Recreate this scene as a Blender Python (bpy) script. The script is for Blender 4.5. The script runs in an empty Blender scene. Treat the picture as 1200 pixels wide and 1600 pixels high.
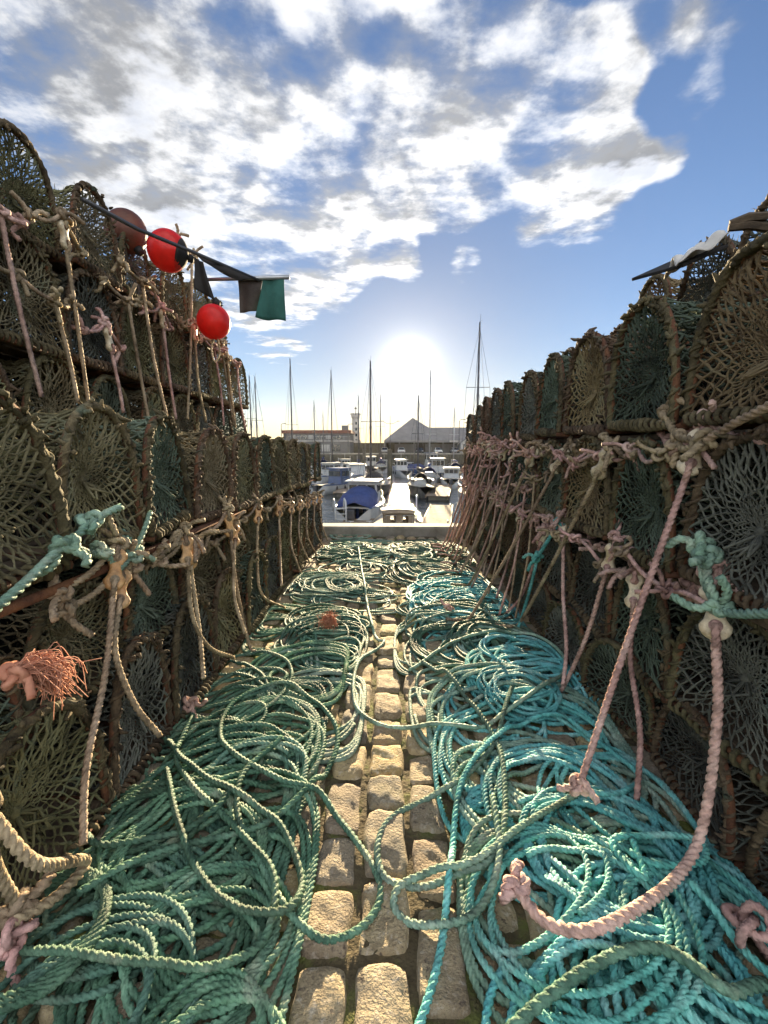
import bpy, math, random
import numpy as np
from mathutils import Vector, Matrix
rnd = random.Random(7)
rng = np.random.default_rng(7)
S = bpy.context.scene
C = S.collection
R_ = math.radians
# ------------------------------------------------------------------ camera
F_PX, CX, CY = 720.0, 600.0, 800.0        # focal length and centre in the photograph's pixels
PITCH = math.atan(100 / F_PX); YAW = math.atan(12 / F_PX)
CAM = np.array([0.0, 0.0, 1.0])
cd = bpy.data.cameras.new('camera'); cam = bpy.data.objects.new('camera', cd); C.objects.link(cam)
cd.sensor_fit = 'VERTICAL'; cd.angle = 2 * math.atan(800 / F_PX); cd.clip_start = .02; cd.clip_end = 6000
cam.location = CAM; cam.rotation_euler = (math.pi / 2 - PITCH, 0, YAW)
S.camera = cam
_M = np.array(cam.rotation_euler.to_matrix())
def ray(px, py):
    d = _M @ np.array([(px - CX) / F_PX, -(py - CY) / F_PX, -1.0]); return d / np.linalg.norm(d)
def on_z(px, py, z=0.0):
    d = ray(px, py); return CAM + d * ((z - CAM[2]) / d[2])
def on_x(px, py, x):
    d = ray(px, py); return CAM + d * ((x - CAM[0]) / d[0])
def on_y(px, py, y):
    d = ray(px, py); return CAM + d * ((y - CAM[1]) / d[1])
# ------------------------------------------------------------------ light
sd = ray(640, 570)                          # towards the sun
SUN_EL = math.asin(sd[2]); SUN_AZ = math.atan2(sd[0], sd[1])
S.view_settings.view_transform = 'Standard'; S.view_settings.look = 'None'
S.view_settings.gamma = 1; S.view_settings.use_curve_mapping = False
S.view_settings.exposure = 2.12
L = bpy.data.lights.new('sun', 'SUN'); L.energy = 5.0; L.angle = R_(.6); L.color = (1, .78, .48)
lo = bpy.data.objects.new('sun', L); C.objects.link(lo)
lo.rotation_euler = Vector(sd).to_track_quat('Z', 'Y').to_euler()
SKY_STRENGTH = .06; HAZE = .000042

class NT:                                   # small node helper
    def __init__(s, tree): s.t = tree; s.n = tree.nodes; s.l = tree.links
    def new(s, typ, **kw):
        n = s.n.new(typ)
        for k, v in kw.items(): setattr(n, k, v)
        return n
    def put(s, sock, v):
        if hasattr(v, 'is_output'): s.l.new(v, sock)
        elif v is not None: sock.default_value = v
    def math(s, op, a, b=None, c=None, clamp=False):
        n = s.new('ShaderNodeMath', operation=op, use_clamp=clamp)
        for i, v in enumerate((a, b, c)):
            if v is not None: s.put(n.inputs[i], v)
        return n.outputs[0]
    def vmath(s, op, a, b=None, scale=None):
        n = s.new('ShaderNodeVectorMath', operation=op)
        s.put(n.inputs[0], a)
        if b is not None: s.put(n.inputs[1], b)
        if scale is not None: s.put(n.inputs['Scale'], scale)
        return n.outputs['Value'] if op in ('DOT_PRODUCT', 'LENGTH') else n.outputs[0]
    def ramp(s, f, a, b, lo=0., hi=1., smooth=True):
        n = s.new('ShaderNodeMapRange', interpolation_type='SMOOTHSTEP' if smooth else 'LINEAR')
        s.put(n.inputs['Value'], f); s.put(n.inputs['From Min'], a); s.put(n.inputs['From Max'], b)
        s.put(n.inputs['To Min'], lo); s.put(n.inputs['To Max'], hi); return n.outputs[0]
    def mix(s, f, a, b, mode='MIX'):
        n = s.new('ShaderNodeMix', data_type='RGBA', blend_type=mode)
        s.put(n.inputs[0], f); s.put(n.inputs[6], a); s.put(n.inputs[7], b); return n.outputs[2]
    def noise(s, vec, scale, detail=4, rough=.55, dist=0.):
        n = s.new('ShaderNodeTexNoise'); s.put(n.inputs['Vector'], vec)
        n.inputs['Scale'].default_value = scale; n.inputs['Detail'].default_value = detail
        n.inputs['Roughness'].default_value = rough; n.inputs['Distortion'].default_value = dist
        return n.outputs['Fac']

def make_world():
    w = bpy.data.worlds.new('World'); S.world = w; w.use_nodes = True
    T = NT(w.node_tree); bg = w.node_tree.nodes['Background']
    sky = T.new('ShaderNodeTexSky', sky_type='NISHITA', sun_disc=False)
    sky.sun_elevation = SUN_EL; sky.sun_rotation = SUN_AZ; sky.air_density = 1.0; sky.dust_density = .1; sky.ozone_density = 2.5
    d = T.new('ShaderNodeTexCoord').outputs['Generated']
    d = T.vmath('NORMALIZE', d)
    sep = T.new('ShaderNodeSeparateXYZ'); T.put(sep.inputs[0], d)
    z = T.math('MAXIMUM', sep.outputs[2], .03)
    P = T.new('ShaderNodeCombineXYZ'); T.put(P.inputs[0], T.math('DIVIDE', sep.outputs[0], z)); T.put(P.inputs[1], T.math('DIVIDE', sep.outputs[1], z))
    P = P.outputs[0]
    # where the cloud bank stands in the sky: soft caps about directions
    mask = None
    for (px, py, r, wt) in CLOUDS:
        c = ray(px, py); cr = math.cos(math.atan(r * (c @ ray(600, 800)) ** 2 / F_PX))
        m = T.ramp(T.vmath('DOT_PRODUCT', d, tuple(c)), cr - (1 - cr) * 1.5, 1 - (1 - cr) * .05, 0, wt * .95)
        mask = m if mask is None else T.math('ADD', mask, m)
    mask = T.math('MINIMUM', mask, 1.)
    back = T.ramp(sep.outputs[1], .25, -.3, 0, .80)         # unseen broken cloud added overhead and behind, to carry the fill
    mask = T.math('MAXIMUM', mask, back)
    def dens(vec):
        n1 = T.noise(vec, 1.7, 11, .57, .08); n2 = T.noise(vec, 6.5, 8, .60, .05)
        return T.math('ADD', T.math('MULTIPLY', n1, 1.35), T.math('MULTIPLY_ADD', n2, .32, -.335))
    dn = dens(P)
    off = T.vmath('ADD', P, (sd[0] / sd[2] * .02, sd[1] / sd[2] * .02, 0))
    dn2 = dens(off)
    m1 = T.math('MULTIPLY_ADD', mask, .44, -.80)
    dd = T.math('ADD', dn, m1)
    cov = T.ramp(dd, -.06, .26)
    thick = T.ramp(dd, .12, .40)
    lit = T.ramp(T.math('SUBTRACT', dn, dn2), -.10, .10)     # side of each billow that faces the sun
    bright = T.math('MULTIPLY_ADD', lit, .75, .45)
    sunp = T.math('POWER', T.math('MAXIMUM', T.vmath('DOT_PRODUCT', d, tuple(sd)), 0), 6.)
    cc = T.mix(thick, (.86, .85, .82, 1), (.54, .565, .62, 1))
    cc = T.mix(1.0, cc, T.new('ShaderNodeCombineXYZ').outputs[0], 'ADD') if False else cc
    front = T.ramp(sep.outputs[1], .35, -.6, 0, 1)           # unseen clouds opposite the sun, brightened to fill the foreground
    lum = T.math('MULTIPLY', bright, T.math('ADD', T.math('MULTIPLY_ADD', sunp, .17, CLOUD_L), T.math('MULTIPLY', front, CLOUD_BACK_FILL)))
    ccs = T.vmath('SCALE', cc, scale=lum)
    skyc = T.vmath('SCALE', T.mix(1.0, sky.outputs[0], SKY_TINT, 'MULTIPLY'), scale=SKY_STRENGTH)
    dot = T.math('MAXIMUM', T.vmath('DOT_PRODUCT', d, tuple(sd)), 0)
    skyc = T.vmath('SCALE', skyc, scale=T.math('MULTIPLY_ADD', T.math('POWER', dot, 14.), -.45, 1.))
    col = T.mix(T.math('MULTIPLY', cov, .93), skyc, ccs)
    dot = T.math('MAXIMUM', T.vmath('DOT_PRODUCT', d, tuple(sd)), 0)
    g = T.math('ADD', T.math('MULTIPLY', T.math('POWER', dot, 5000.), 4.0), T.math('ADD', T.math('MULTIPLY', T.math('POWER', dot, 900.), .22), T.math('MULTIPLY', T.math('POWER', dot, 150.), .055)))
    g = T.math('ADD', g, T.math('MULTIPLY', T.math('POWER', dot, 25.), .022))
    col = T.vmath('ADD', col, T.vmath('SCALE', (1, .93, .80), scale=g))
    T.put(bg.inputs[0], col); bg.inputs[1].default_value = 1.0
CLOUD_L = .235; CLOUD_BACK_FILL = 1.2
SKY_TINT = (.67, .63, .70, 1)
CLOUDS = [(90, 240, 150, .8), (640, 90, 200, .8), (850, 170, 130, .8), (380, 330, 140, .85), (500, 400, 90, .8), (60, 30, 150, .9), (150, 170, 150, .95), (320, 60, 230, 1), (300, 240, 170, 1), (430, 160, 200, 1), (560, 60, 220, 1), (500, 290, 120, .95),
          (640, 170, 200, 1), (760, 90, 130, .85), (800, 230, 130, 1), (890, 280, 110, 1), (960, 255, 60, .9), (700, 290, 70, .95), (880, 130, 100, .95), (960, 130, 55, .8),
          (1010, 20, 110, .68), (1095, 160, 55, .62), (530, 395, 70, .9), (440, 420, 75, .9), (610, 385, 40, .85), (430, 515, 55, .85), (725, 412, 30, .8), (635, 415, 30, .85),
          (330, 390, 110, .85), (200, 300, 110, .85), (1130, 10, 90, .6), (1040, 250, 40, .75)]
make_world()
# ------------------------------------------------------------------ materials
def mat(name, cols, scale=6., rough=.75, bump=.35, bscale=70., metal=0., var=0., detail=5, spec=.35, pos=None, hue=0., grime=0.):
    m = bpy.data.materials.new(name); m.use_nodes = True; T = NT(m.node_tree)
    b = T.n['Principled BSDF']; b.inputs['Roughness'].default_value = rough; b.inputs['Metallic'].default_value = metal
    b.inputs['Specular IOR Level'].default_value = spec
    co = T.new('ShaderNodeTexCoord').outputs['Object']
    oi = T.new('ShaderNodeObjectInfo').outputs['Random']
    co2 = T.vmath('ADD', co, T.vmath('SCALE', (17., 31., 11.), scale=oi))
    f = T.noise(co2, scale, detail, .62)
    r = T.new('ShaderNodeValToRGB'); T.put(r.inputs[0], f)
    e = r.color_ramp.elements; n = len(cols)
    pos = pos or [.30 + .4 * i / max(1, n - 1) for i in range(n)]
    while len(e) < n: e.new(.5)
    for i, c in enumerate(cols): e[i].position = pos[i]; e[i].color = (*c, 1)
    col = r.outputs[0]
    if grime:
        gr = T.ramp(T.noise(T.vmath('ADD', co2, (5., 3., 9.)), 38, 6, .7), .36, .60, 1 - grime, 1.08); col = T.vmath('SCALE', col, scale=gr)
        gb = T.ramp(T.noise(T.vmath('ADD', co2, (1., 8., 2.)), 3.1, 4, .6), .52, .70, 0, grime * .75); col = T.mix(gb, col, (.11, .085, .05, 1))
    if var or hue:
        h = T.new('ShaderNodeHueSaturation'); T.put(h.inputs['Color'], col)
        T.put(h.inputs['Value'], T.math('MULTIPLY_ADD', oi, var * 2, 1 - var))
        oi2 = T.math('FRACT', T.math('MULTIPLY', oi, 7.31))
        T.put(h.inputs['Hue'], T.math('MULTIPLY_ADD', oi2, hue * 2, .5 - hue)); col = h.outputs[0]
    T.put(b.inputs['Base Color'], col)
    if bump:
        bn = T.new('ShaderNodeBump'); bn.inputs['Strength'].default_value = bump; bn.inputs['Distance'].default_value = .01
        T.put(bn.inputs['Height'], T.noise(co2, bscale, 4, .6)); T.put(b.inputs['Normal'], bn.outputs[0])
    return m
MT = {}
MT['rope_green'] = mat('rope_green', [(.035, .055, .03), (.075, .175, .115), (.14, .265, .18), (.34, .41, .28)], 7, .6, .5, 260, var=.28, hue=.02, grime=.38)
MT['rope_teal'] = mat('rope_teal', [(.08, .20, .18), (.12, .47, .44), (.22, .60, .56), (.44, .70, .64)], 7, .55, .5, 260, var=.2, hue=.018, grime=.38)
MT['rope_pale'] = mat('rope_pale', [(.08, .11, .075), (.19, .32, .24), (.29, .43, .33), (.44, .50, .39)], 7, .6, .5, 200, var=.25, hue=.02, grime=.38)
MT['rope_pink'] = mat('rope_pink', [(.30, .17, .14), (.58, .36, .31), (.70, .50, .43)], 9, .75, .5, 240, var=.15, hue=.012, grime=.38)
MT['rope_tan'] = mat('rope_tan', [(.17, .12, .07), (.37, .28, .18), (.48, .38, .26)], 9, .75, .5, 240, var=.2, hue=.012, grime=.38)
MT['fray'] = mat('fray', [(.38, .14, .08), (.52, .26, .17)], 30, .8, .2, 200)
MT['net'] = mat('net', [(.05, .042, .023), (.125, .11, .056), (.20, .18, .10), (.13, .155, .10)], 7, .85, .6, 160, var=.3, hue=.03)
for nm, cs in (('net_green', [(.025, .032, .023), (.062, .082, .056), (.105, .135, .096), (.135, .18, .136)]), ('net_brown', [(.055, .034, .02), (.13, .085, .048), (.20, .14, .08), (.15, .13, .08)]), ('net_grey', [(.03, .031, .027), (.075, .078, .064), (.13, .135, .11), (.09, .115, .095)])):
    MT[nm] = mat(nm, cs, 7, .85, .6, 160, var=.35, hue=.025)
MT['net_shade'] = mat('net_shade', [(.006, .006, .005), (.012, .012, .009), (.018, .018, .015)], 7, .9, .6, 160, var=.3, hue=.03)  # shade inside the creels, put into the inner net's near-black colour
MT['lacing'] = mat('lacing', [(.035, .026, .014), (.09, .068, .036), (.15, .115, .065), (.065, .085, .058)], 8, .85, .6, 160, var=.25, hue=.03, grime=.38)
MT['rust'] = mat('rust', [(.035, .018, .012), (.12, .05, .025), (.20, .09, .04)], 14, .8, .6, 120, var=.2)
MT['old_wood'] = mat('old_wood', [(.03, .022, .016), (.09, .065, .042), (.15, .11, .075)], 9, .85, .5, 80, var=.25)
MT['toggle_cream'] = mat('toggle_cream', [(.42, .30, .15), (.66, .55, .38), (.74, .66, .50)], 18, .45, .25, 90, var=.1, spec=.5, grime=.3)
MT['toggle_orange'] = mat('toggle_orange', [(.35, .17, .06), (.58, .33, .14), (.64, .44, .24)], 20, .5, .25, 90, var=.15, spec=.5, grime=.3)

def stone_mat():
    m = bpy.data.materials.new('sett_stone'); m.use_nodes = True; T = NT(m.node_tree); b = T.n['Principled BSDF']
    b.inputs['Roughness'].default_value = .82
    co = T.new('ShaderNodeTexCoord').outputs['Object']
    at = T.new('ShaderNodeAttribute', attribute_name='tone').outputs['Fac']
    f = T.noise(co, 9, 6, .65); f2 = T.noise(co, 60, 4, .6); fm = T.noise(co, 3.2, 5, .65)
    c = T.mix(T.ramp(f, .3, .7), (.25, .19, .11, 1), (.47, .38, .225, 1))
    c = T.mix(T.ramp(f2, .50, .72), c, (.52, .45, .34, 1))
    c = T.mix(T.ramp(f2, .42, .28), c, (.10, .075, .055, 1))
    c = T.mix(T.math('MULTIPLY', T.ramp(fm, .53, .68), .6), c, (.26, .25, .07, 1))
    a2 = T.math('FRACT', T.math('MULTIPLY', at, 5.7)); c = T.mix(T.math('MULTIPLY', T.ramp(a2, .55, .9), .55), c, (.28, .235, .175, 1)); c = T.mix(T.math('MULTIPLY', T.ramp(a2, .35, .05), .45), c, (.30, .19, .12, 1))
    st = T.noise(co, 4.6, 6, .7); c = T.mix(T.math('MULTIPLY', T.ramp(st, .54, .66), .6), c, (.075, .06, .04, 1))
    h = T.new('ShaderNodeHueSaturation'); T.put(h.inputs['Color'], c); T.put(h.inputs['Value'], T.math('MULTIPLY_ADD', at, .7, .7)); T.put(h.inputs['Saturation'], T.math('MULTIPLY_ADD', at, .4, .85))
    T.put(b.inputs['Base Color'], h.outputs[0])
    bn = T.new('ShaderNodeBump'); bn.inputs['Strength'].default_value = .8; bn.inputs['Distance'].default_value = .012
    T.put(bn.inputs['Height'], T.math('ADD', T.math('MULTIPLY', f2, .6), T.noise(co, 170, 3, .6))); T.put(b.inputs['Normal'], bn.outputs[0])
    return m
MT['sett'] = stone_mat()
MT['soil'] = mat('soil', [(.06, .045, .025), (.12, .095, .05), (.13, .14, .04), (.20, .22, .05)], 9, .95, 1., 90, pos=[.3, .48, .58, .7])
MT['white_paint'] = mat('white_paint', [(.15, .14, .115), (.27, .26, .225), (.36, .35, .31)], 5, .85, .3, 40)
MT['concrete'] = mat('concrete', [(.20, .19, .17), (.32, .31, .28)], 1.2, .85, .3, 8)
MT['quay_wall'] = mat('quay_wall', [(.025, .025, .018), (.06, .055, .04), (.10, .09, .065)], .5, .85, .4, 4)
MT['tarmac'] = mat('tarmac', [(.04, .04, .04), (.07, .07, .068)], .8, .9, .2, 12)
MT['gel_white'] = mat('gel_white', [(.28, .30, .31), (.42, .43, .44)], 1.5, .45, .03, 20, spec=.3, var=.06)
MT['gel_cream'] = mat('gel_cream', [(.50, .46, .38), (.64, .60, .50)], 2, .35, .05, 20, spec=.5)
MT['varnish'] = mat('varnish', [(.14, .105, .07), (.24, .19, .13)], 4, .5, .1, 30)
MT['gel_blue'] = mat('gel_blue', [(.02, .05, .14), (.03, .08, .22)], 2, .3, .03, 20, spec=.5, var=.2)
MT['gel_dark'] = mat('gel_dark', [(.02, .022, .026), (.05, .05, .055)], 2, .4, .05, 20, spec=.5)
MT['gel_grey'] = mat('gel_grey', [(.20, .21, .22), (.32, .33, .34)], 2, .4, .05, 20, spec=.5)
MT['canvas_blue'] = mat('canvas_blue', [(.02, .035, .11), (.04, .065, .19)], 3, .8, .4, 14)
MT['canvas_dark'] = mat('canvas_dark', [(.02, .022, .025), (.05, .05, .055)], 3, .85, .4, 14)
MT['deck'] = mat('deck', [(.24, .23, .20), (.36, .35, .31)], 3, .8, .2, 20)
MT['teak'] = mat('teak', [(.14, .09, .05), (.26, .18, .11)], 4, .7, .3, 40, var=.1)
MT['plank'] = mat('plank', [(.15, .115, .08), (.27, .22, .17)], 3, .9, .3, 30, var=.1)
MT['glass_dark'] = mat('glass_dark', [(.012, .016, .02), (.03, .04, .05)], 2, .08, 0, spec=.8)
MT['alloy'] = mat('alloy', [(.30, .31, .32), (.45, .46, .47)], 3, .35, .05, 40, metal=.7)
MT['mast_dark'] = mat('mast_dark', [(.05, .05, .055), (.12, .12, .13)], 3, .4, .05, 40, metal=.5)
MT['wire'] = mat('wire', [(.07, .07, .075), (.12, .12, .12)], 3, .4, 0, metal=.6)
MT['blue_post'] = mat('blue_post', [(.02, .06, .25), (.04, .10, .38)], 3, .4, .1, 20)
MT['rubber'] = mat('rubber', [(.012, .012, .012), (.03, .03, .03)], 5, .7, .2, 40)
MT['buoy_red'] = mat('buoy_red', [(.62, .012, .010), (.80, .025, .015)], 4, .38, .05, 60, spec=.5)
MT['buoy_brown'] = mat('buoy_brown', [(.06, .022, .014), (.17, .06, .035)], 5, .5, .2, 60)
MT['buoy_orange'] = mat('buoy_orange', [(.55, .10, .03), (.72, .16, .05)], 4, .4, .05, 60)
MT['flag_brown'] = mat('flag_brown', [(.035, .027, .022), (.085, .065, .055)], 7, .8, .4, 30)
MT['flag_green'] = mat('flag_green', [(.014, .065, .055), (.03, .12, .10)], 7, .8, .4, 30)
MT['flag_black'] = mat('flag_black', [(.012, .011, .011), (.03, .027, .025)], 7, .85, .4, 30)
MT['cloth_white'] = mat('cloth_white', [(.45, .43, .40), (.68, .66, .62)], 7, .85, .4, 30)
MT['roof_grey'] = mat('roof_grey', [(.13, .13, .135), (.19, .19, .195)], .4, .7, .15, 3)
MT['roof_red'] = mat('roof_red', [(.13, .05, .035), (.20, .085, .06)], .4, .75, .15, 3)
MT['render_white'] = mat('render_white', [(.30, .29, .265), (.43, .415, .39)], .6, .8, .15, 4)
MT['render_grey'] = mat('render_grey', [(.11, .107, .103), (.17, .166, .16)], .5, .8, .15, 4)
MT['dark_inside'] = mat('dark_inside', [(.025, .024, .022), (.05, .048, .045)], .5, .9, 0)
MT['car_silver'] = mat('car_silver', [(.35, .36, .38), (.42, .43, .45)], 1, .3, 0, metal=.5, spec=.6)
MT['car_white'] = mat('car_white', [(.66, .67, .68), (.74, .75, .75)], 1, .25, 0, spec=.6)
MT['car_dark'] = mat('car_dark', [(.03, .035, .045), (.05, .055, .07)], 1, .25, 0, spec=.6)
MT['car_red'] = mat('car_red', [(.22, .02, .02), (.30, .03, .03)], 1, .25, 0, spec=.6)
MT['headlight'] = mat('headlight', [(.55, .56, .56), (.7, .7, .7)], 1, .1, 0, spec=.8)
MT['hill'] = mat('hill', [(.05, .06, .04), (.08, .085, .06)], .02, .95, 0)

def float_mat(name, col):
    m = bpy.data.materials.new(name); m.use_nodes = True; T = NT(m.node_tree); b = T.n['Principled BSDF']; out = T.n['Material Output']
    co = T.new('ShaderNodeTexCoord').outputs['Object']; c = T.mix(T.ramp(T.noise(co, 14, 5, .6), .35, .7), (*col, 1), (col[0] * .75, col[1] * .8, col[2] * .8, 1))
    T.put(b.inputs['Base Color'], c); b.inputs['Roughness'].default_value = .38
    tr = T.new('ShaderNodeBsdfTranslucent'); T.put(tr.inputs[0], c); mx = T.new('ShaderNodeMixShader'); mx.inputs[0].default_value = .28
    T.l.new(b.outputs[0], mx.inputs[1]); T.l.new(tr.outputs[0], mx.inputs[2]); T.l.new(mx.outputs[0], out.inputs[0]); return m
MT['buoy_red'] = float_mat('buoy_red', (.72, .022, .016))
def water_mat():
    m = bpy.data.materials.new('harbour_water'); m.use_nodes = True; T = NT(m.node_tree); b = T.n['Principled BSDF']
    b.inputs['Base Color'].default_value = (.018, .026, .026, 1); b.inputs['Roughness'].default_value = .035
    co = T.new('ShaderNodeTexCoord').outputs['Object']
    co = T.vmath('MULTIPLY', co, (.55, 1.5, 1.)); h = T.math('ADD', T.math('MULTIPLY', T.noise(co, .45, 3, .55), 1.5), T.math('ADD', T.math('MULTIPLY', T.noise(co, 2.6, 3, .5), .34), T.math('MULTIPLY', T.noise(co, 9, 2, .5), .14)))
    bn = T.new('ShaderNodeBump'); bn.inputs['Strength'].default_value = .45; bn.inputs['Distance'].default_value = .35
    T.put(bn.inputs['Height'], h); T.put(b.inputs['Normal'], bn.outputs[0]); return m
MT['water'] = water_mat()
# ------------------------------------------------------------------ mesh building
class MB:
    def __init__(s): s.v = []; s.q = []; s.t = []; s.n = 0; s.attr = []; s.smooth = True
    def add(s, v, q=None, t=None, tone=None):
        v = np.asarray(v, float).reshape(-1, 3)
        if q is not None and len(q): s.q.append(np.asarray(q, np.int64).reshape(-1, 4) + s.n)
        if t is not None and len(t): s.t.append(np.asarray(t, np.int64).reshape(-1, 3) + s.n)
        s.v.append(v); s.n += len(v)
        s.attr.append(np.full(len(v), .5 if tone is None else tone))
        return s
    def box(s, c, size, rz=0., rx=0., ry=0., bev=0.):
        h = np.array(size) / 2.; P = []
        v = np.array([[x, y, z] for x in (-1, 1) for y in (-1, 1) for z in (-1, 1)]) * h
        q = [(0, 1, 3, 2), (4, 6, 7, 5), (0, 4, 5, 1), (2, 3, 7, 6), (0, 2, 6, 4), (1, 5, 7, 3)]
        if rz or rx or ry:
            v = v @ np.array(Matrix.Rotation(rz, 3, 'Z') @ Matrix.Rotation(ry, 3, 'Y') @ Matrix.Rotation(rx, 3, 'X')).T
        return s.add(v + np.array(c), q)
    def tube(s, path, r, n=6, closed=False, cap=True, prof=None, twist=None, flat=1.):
        P = np.asarray(path, float); N = len(P); r = np.broadcast_to(np.asarray(r, float), (N,))
        T = np.roll(P, -1, 0) - np.roll(P, 1, 0)
        if not closed: T[0] = P[1] - P[0]; T[-1] = P[-1] - P[-2]
        T /= np.linalg.norm(T, axis=1)[:, None] + 1e-12
        U = np.empty((N, 3)); a = np.array([0, 0, 1.]) if abs(T[0, 2]) < .9 else np.array([1., 0, 0])
        u = a - T[0] * (a @ T[0]); u /= math.sqrt(u @ u)
        tl = T.tolist(); ux, uy, uz = u
        for i in range(N):
            tx, ty, tz = tl[i]; k = ux * tx + uy * ty + uz * tz
            ux -= tx * k; uy -= ty * k; uz -= tz * k
            k = math.sqrt(ux * ux + uy * uy + uz * uz) or 1.; ux /= k; uy /= k; uz /= k
            U[i] = (ux, uy, uz)
        W = np.cross(T, U)
        A = np.arange(n) * 2 * math.pi / n
        pr = np.ones(n) if prof is None else prof
        ph = np.zeros(N) if twist is None else twist
        ang = A[None] + ph[:, None]
        rr = r[:, None] * pr[None]
        V = P[:, None] + (np.cos(ang) * rr)[..., None] * U[:, None] + (np.sin(ang) * rr * flat)[..., None] * W[:, None]
        i = np.arange(N if closed else N - 1)[:, None]; j = np.arange(n)[None]
        i2 = (i + 1) % N; j2 = (j + 1) % n
        q = np.stack([i * n + j, i * n + j2, i2 * n + j2, i2 * n + j], -1).reshape(-1, 4)
        V = V.reshape(-1, 3); t = []
        if cap and not closed:
            k = len(V); V = np.vstack([V, P[0], P[-1]])
            t = [(k, (x + 1) % n, x) for x in range(n)] + [(k + 1, (N - 1) * n + x, (N - 1) * n + (x + 1) % n) for x in range(n)]
        return s.add(V, q, t)
    def rope(s, path, R=.0115, lay=.072, n=12, hand=1, closed=False):
        P = np.asarray(path, float)
        sl = np.concatenate([[0], np.cumsum(np.linalg.norm(np.diff(P, axis=0), axis=1))])
        A = np.arange(n) * 2 * math.pi / n
        a = (A + math.pi / 3) % (2 * math.pi / 3) - math.pi / 3
        return s.tube(P, R, n, closed, True, np.cos(a) ** .6, hand * 2 * math.pi * sl / lay)
    def struts(s, A, B, ra, rm, rb, n=4, sag=0., jit=0.):
        A = np.asarray(A, float); B = np.asarray(B, float); M = len(A)
        if not M: return s
        mid = (A + B) / 2 + rng.normal(0, 1, (M, 3)) * jit; mid[:, 2] -= sag
        T = B - A; T /= np.linalg.norm(T, axis=1)[:, None] + 1e-9
        ref = np.where(np.abs(T[:, 2:3]) < .9, np.array([[0, 0, 1.]]), np.array([[1., 0, 0]]))
        U = np.cross(T, ref); U /= np.linalg.norm(U, axis=1)[:, None] + 1e-9; W = np.cross(T, U)
        a = np.arange(n) * 2 * math.pi / n + .4
        ringdir = np.cos(a)[None, :, None] * U[:, None] + np.sin(a)[None, :, None] * W[:, None]
        rs = [np.broadcast_to(np.asarray(x, float), (M,)) for x in (ra, rm, rb)]
        V = np.stack([c[:, None] + ringdir * r[:, None, None] for c, r in zip((A, mid, B), rs)], 1)   # M,3,n,3
        base = (np.arange(M) * 3 * n)[:, None, None]; k = np.arange(2)[None, :, None] * n; j = np.arange(n)[None, None]; j2 = (j + 1) % n
        q = np.stack([base + k + j, base + k + j2, base + k + n + j2, base + k + n + j], -1).reshape(-1, 4)
        return s.add(V.reshape(-1, 3), q)
    def ball(s, c, r, nu=16, nv=10, sq=(1, 1, 1)):
        th = np.linspace(0, math.pi, nv + 1); ph = np.arange(nu) * 2 * math.pi / nu
        V = np.stack([np.sin(th)[:, None] * np.cos(ph), np.sin(th)[:, None] * np.sin(ph), np.cos(th)[:, None] * np.ones(nu)], -1) * r * np.array(sq) + np.array(c)
        i = np.arange(nv)[:, None]; j = np.arange(nu)[None]; j2 = (j + 1) % nu
        return s.add(V.reshape(-1, 3), np.stack([i * nu + j, (i + 1) * nu + j, (i + 1) * nu + j2, i * nu + j2], -1).reshape(-1, 4))
    def loft(s, rings, closed=True, cap=True):
        rings = np.asarray(rings, float); N, n = rings.shape[:2]
        i = np.arange(N - 1)[:, None]; j = np.arange(n if closed else n - 1)[None]; j2 = (j + 1) % n
        V = rings.reshape(-1, 3); q = np.stack([i * n + j, i * n + j2, (i + 1) * n + j2, (i + 1) * n + j], -1).reshape(-1, 4); t = []
        if cap:
            k = len(V); V = np.vstack([V, rings[0].mean(0), rings[-1].mean(0)]); m = n if closed else n - 1
            t = [(k, (x + 1) % n, x) for x in range(m)] + [(k + 1, (N - 1) * n + x, (N - 1) * n + (x + 1) % n) for x in range(m)]
        return s.add(V, q, t)
    def mesh(s, name, smooth=None):
        V = np.vstack(s.v) if s.v else np.zeros((0, 3))
        Q = np.vstack(s.q) if s.q else np.zeros((0, 4), int); T = np.vstack(s.t) if s.t else np.zeros((0, 3), int)
        me = bpy.data.meshes.new(name); nl = len(Q) * 4 + len(T) * 3; npol = len(Q) + len(T)
        me.vertices.add(len(V)); me.vertices.foreach_set('co', V.astype(np.float32).ravel())
        me.loops.add(nl); me.loops.foreach_set('vertex_index', np.concatenate([Q.ravel(), T.ravel()]).astype(np.int32))
        me.polygons.add(npol)
        me.polygons.foreach_set('loop_start', np.concatenate([np.arange(len(Q)) * 4, len(Q) * 4 + np.arange(len(T)) * 3]).astype(np.int32))
        sm = s.smooth if smooth is None else smooth
        me.polygons.foreach_set('use_smooth', np.full(npol, sm))
        me.update(calc_edges=True); me.validate()
        return me
    def build(s, name, m, parent=None, smooth=None, bevel=0.):
        me = s.mesh(name, smooth); me.materials.append(MT[m] if isinstance(m, str) else m)
        o = bpy.data.objects.new(name, me); C.objects.link(o)
        if parent is not None: o.parent = parent
        if bevel:
            b = o.modifiers.new('bevel', 'BEVEL'); b.width = bevel; b.segments = 2; b.limit_method = 'ANGLE'
        return o
def box_mb(*a, **k): return MB().box(*a, **k)
def tag(o, label=None, cat=None, group=None, kind=None):
    for k, v in (('label', label), ('category', cat), ('group', group), ('kind', kind)):
        if v: o[k] = v
    return o
def empty(name, loc=(0, 0, 0), rz=0., label=None, cat=None, group=None):
    o = bpy.data.objects.new(name, None); o.empty_display_size = .1; C.objects.link(o)
    o.location = tuple(loc); o.rotation_euler = (0, 0, rz); return tag(o, label, cat, group)
def copy_tree(o, parent=None):
    c = o.copy(); C.objects.link(c)
    if parent is not None: c.parent = parent
    for ch in [x for x in o.children]: copy_tree(ch, c)
    return c
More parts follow.
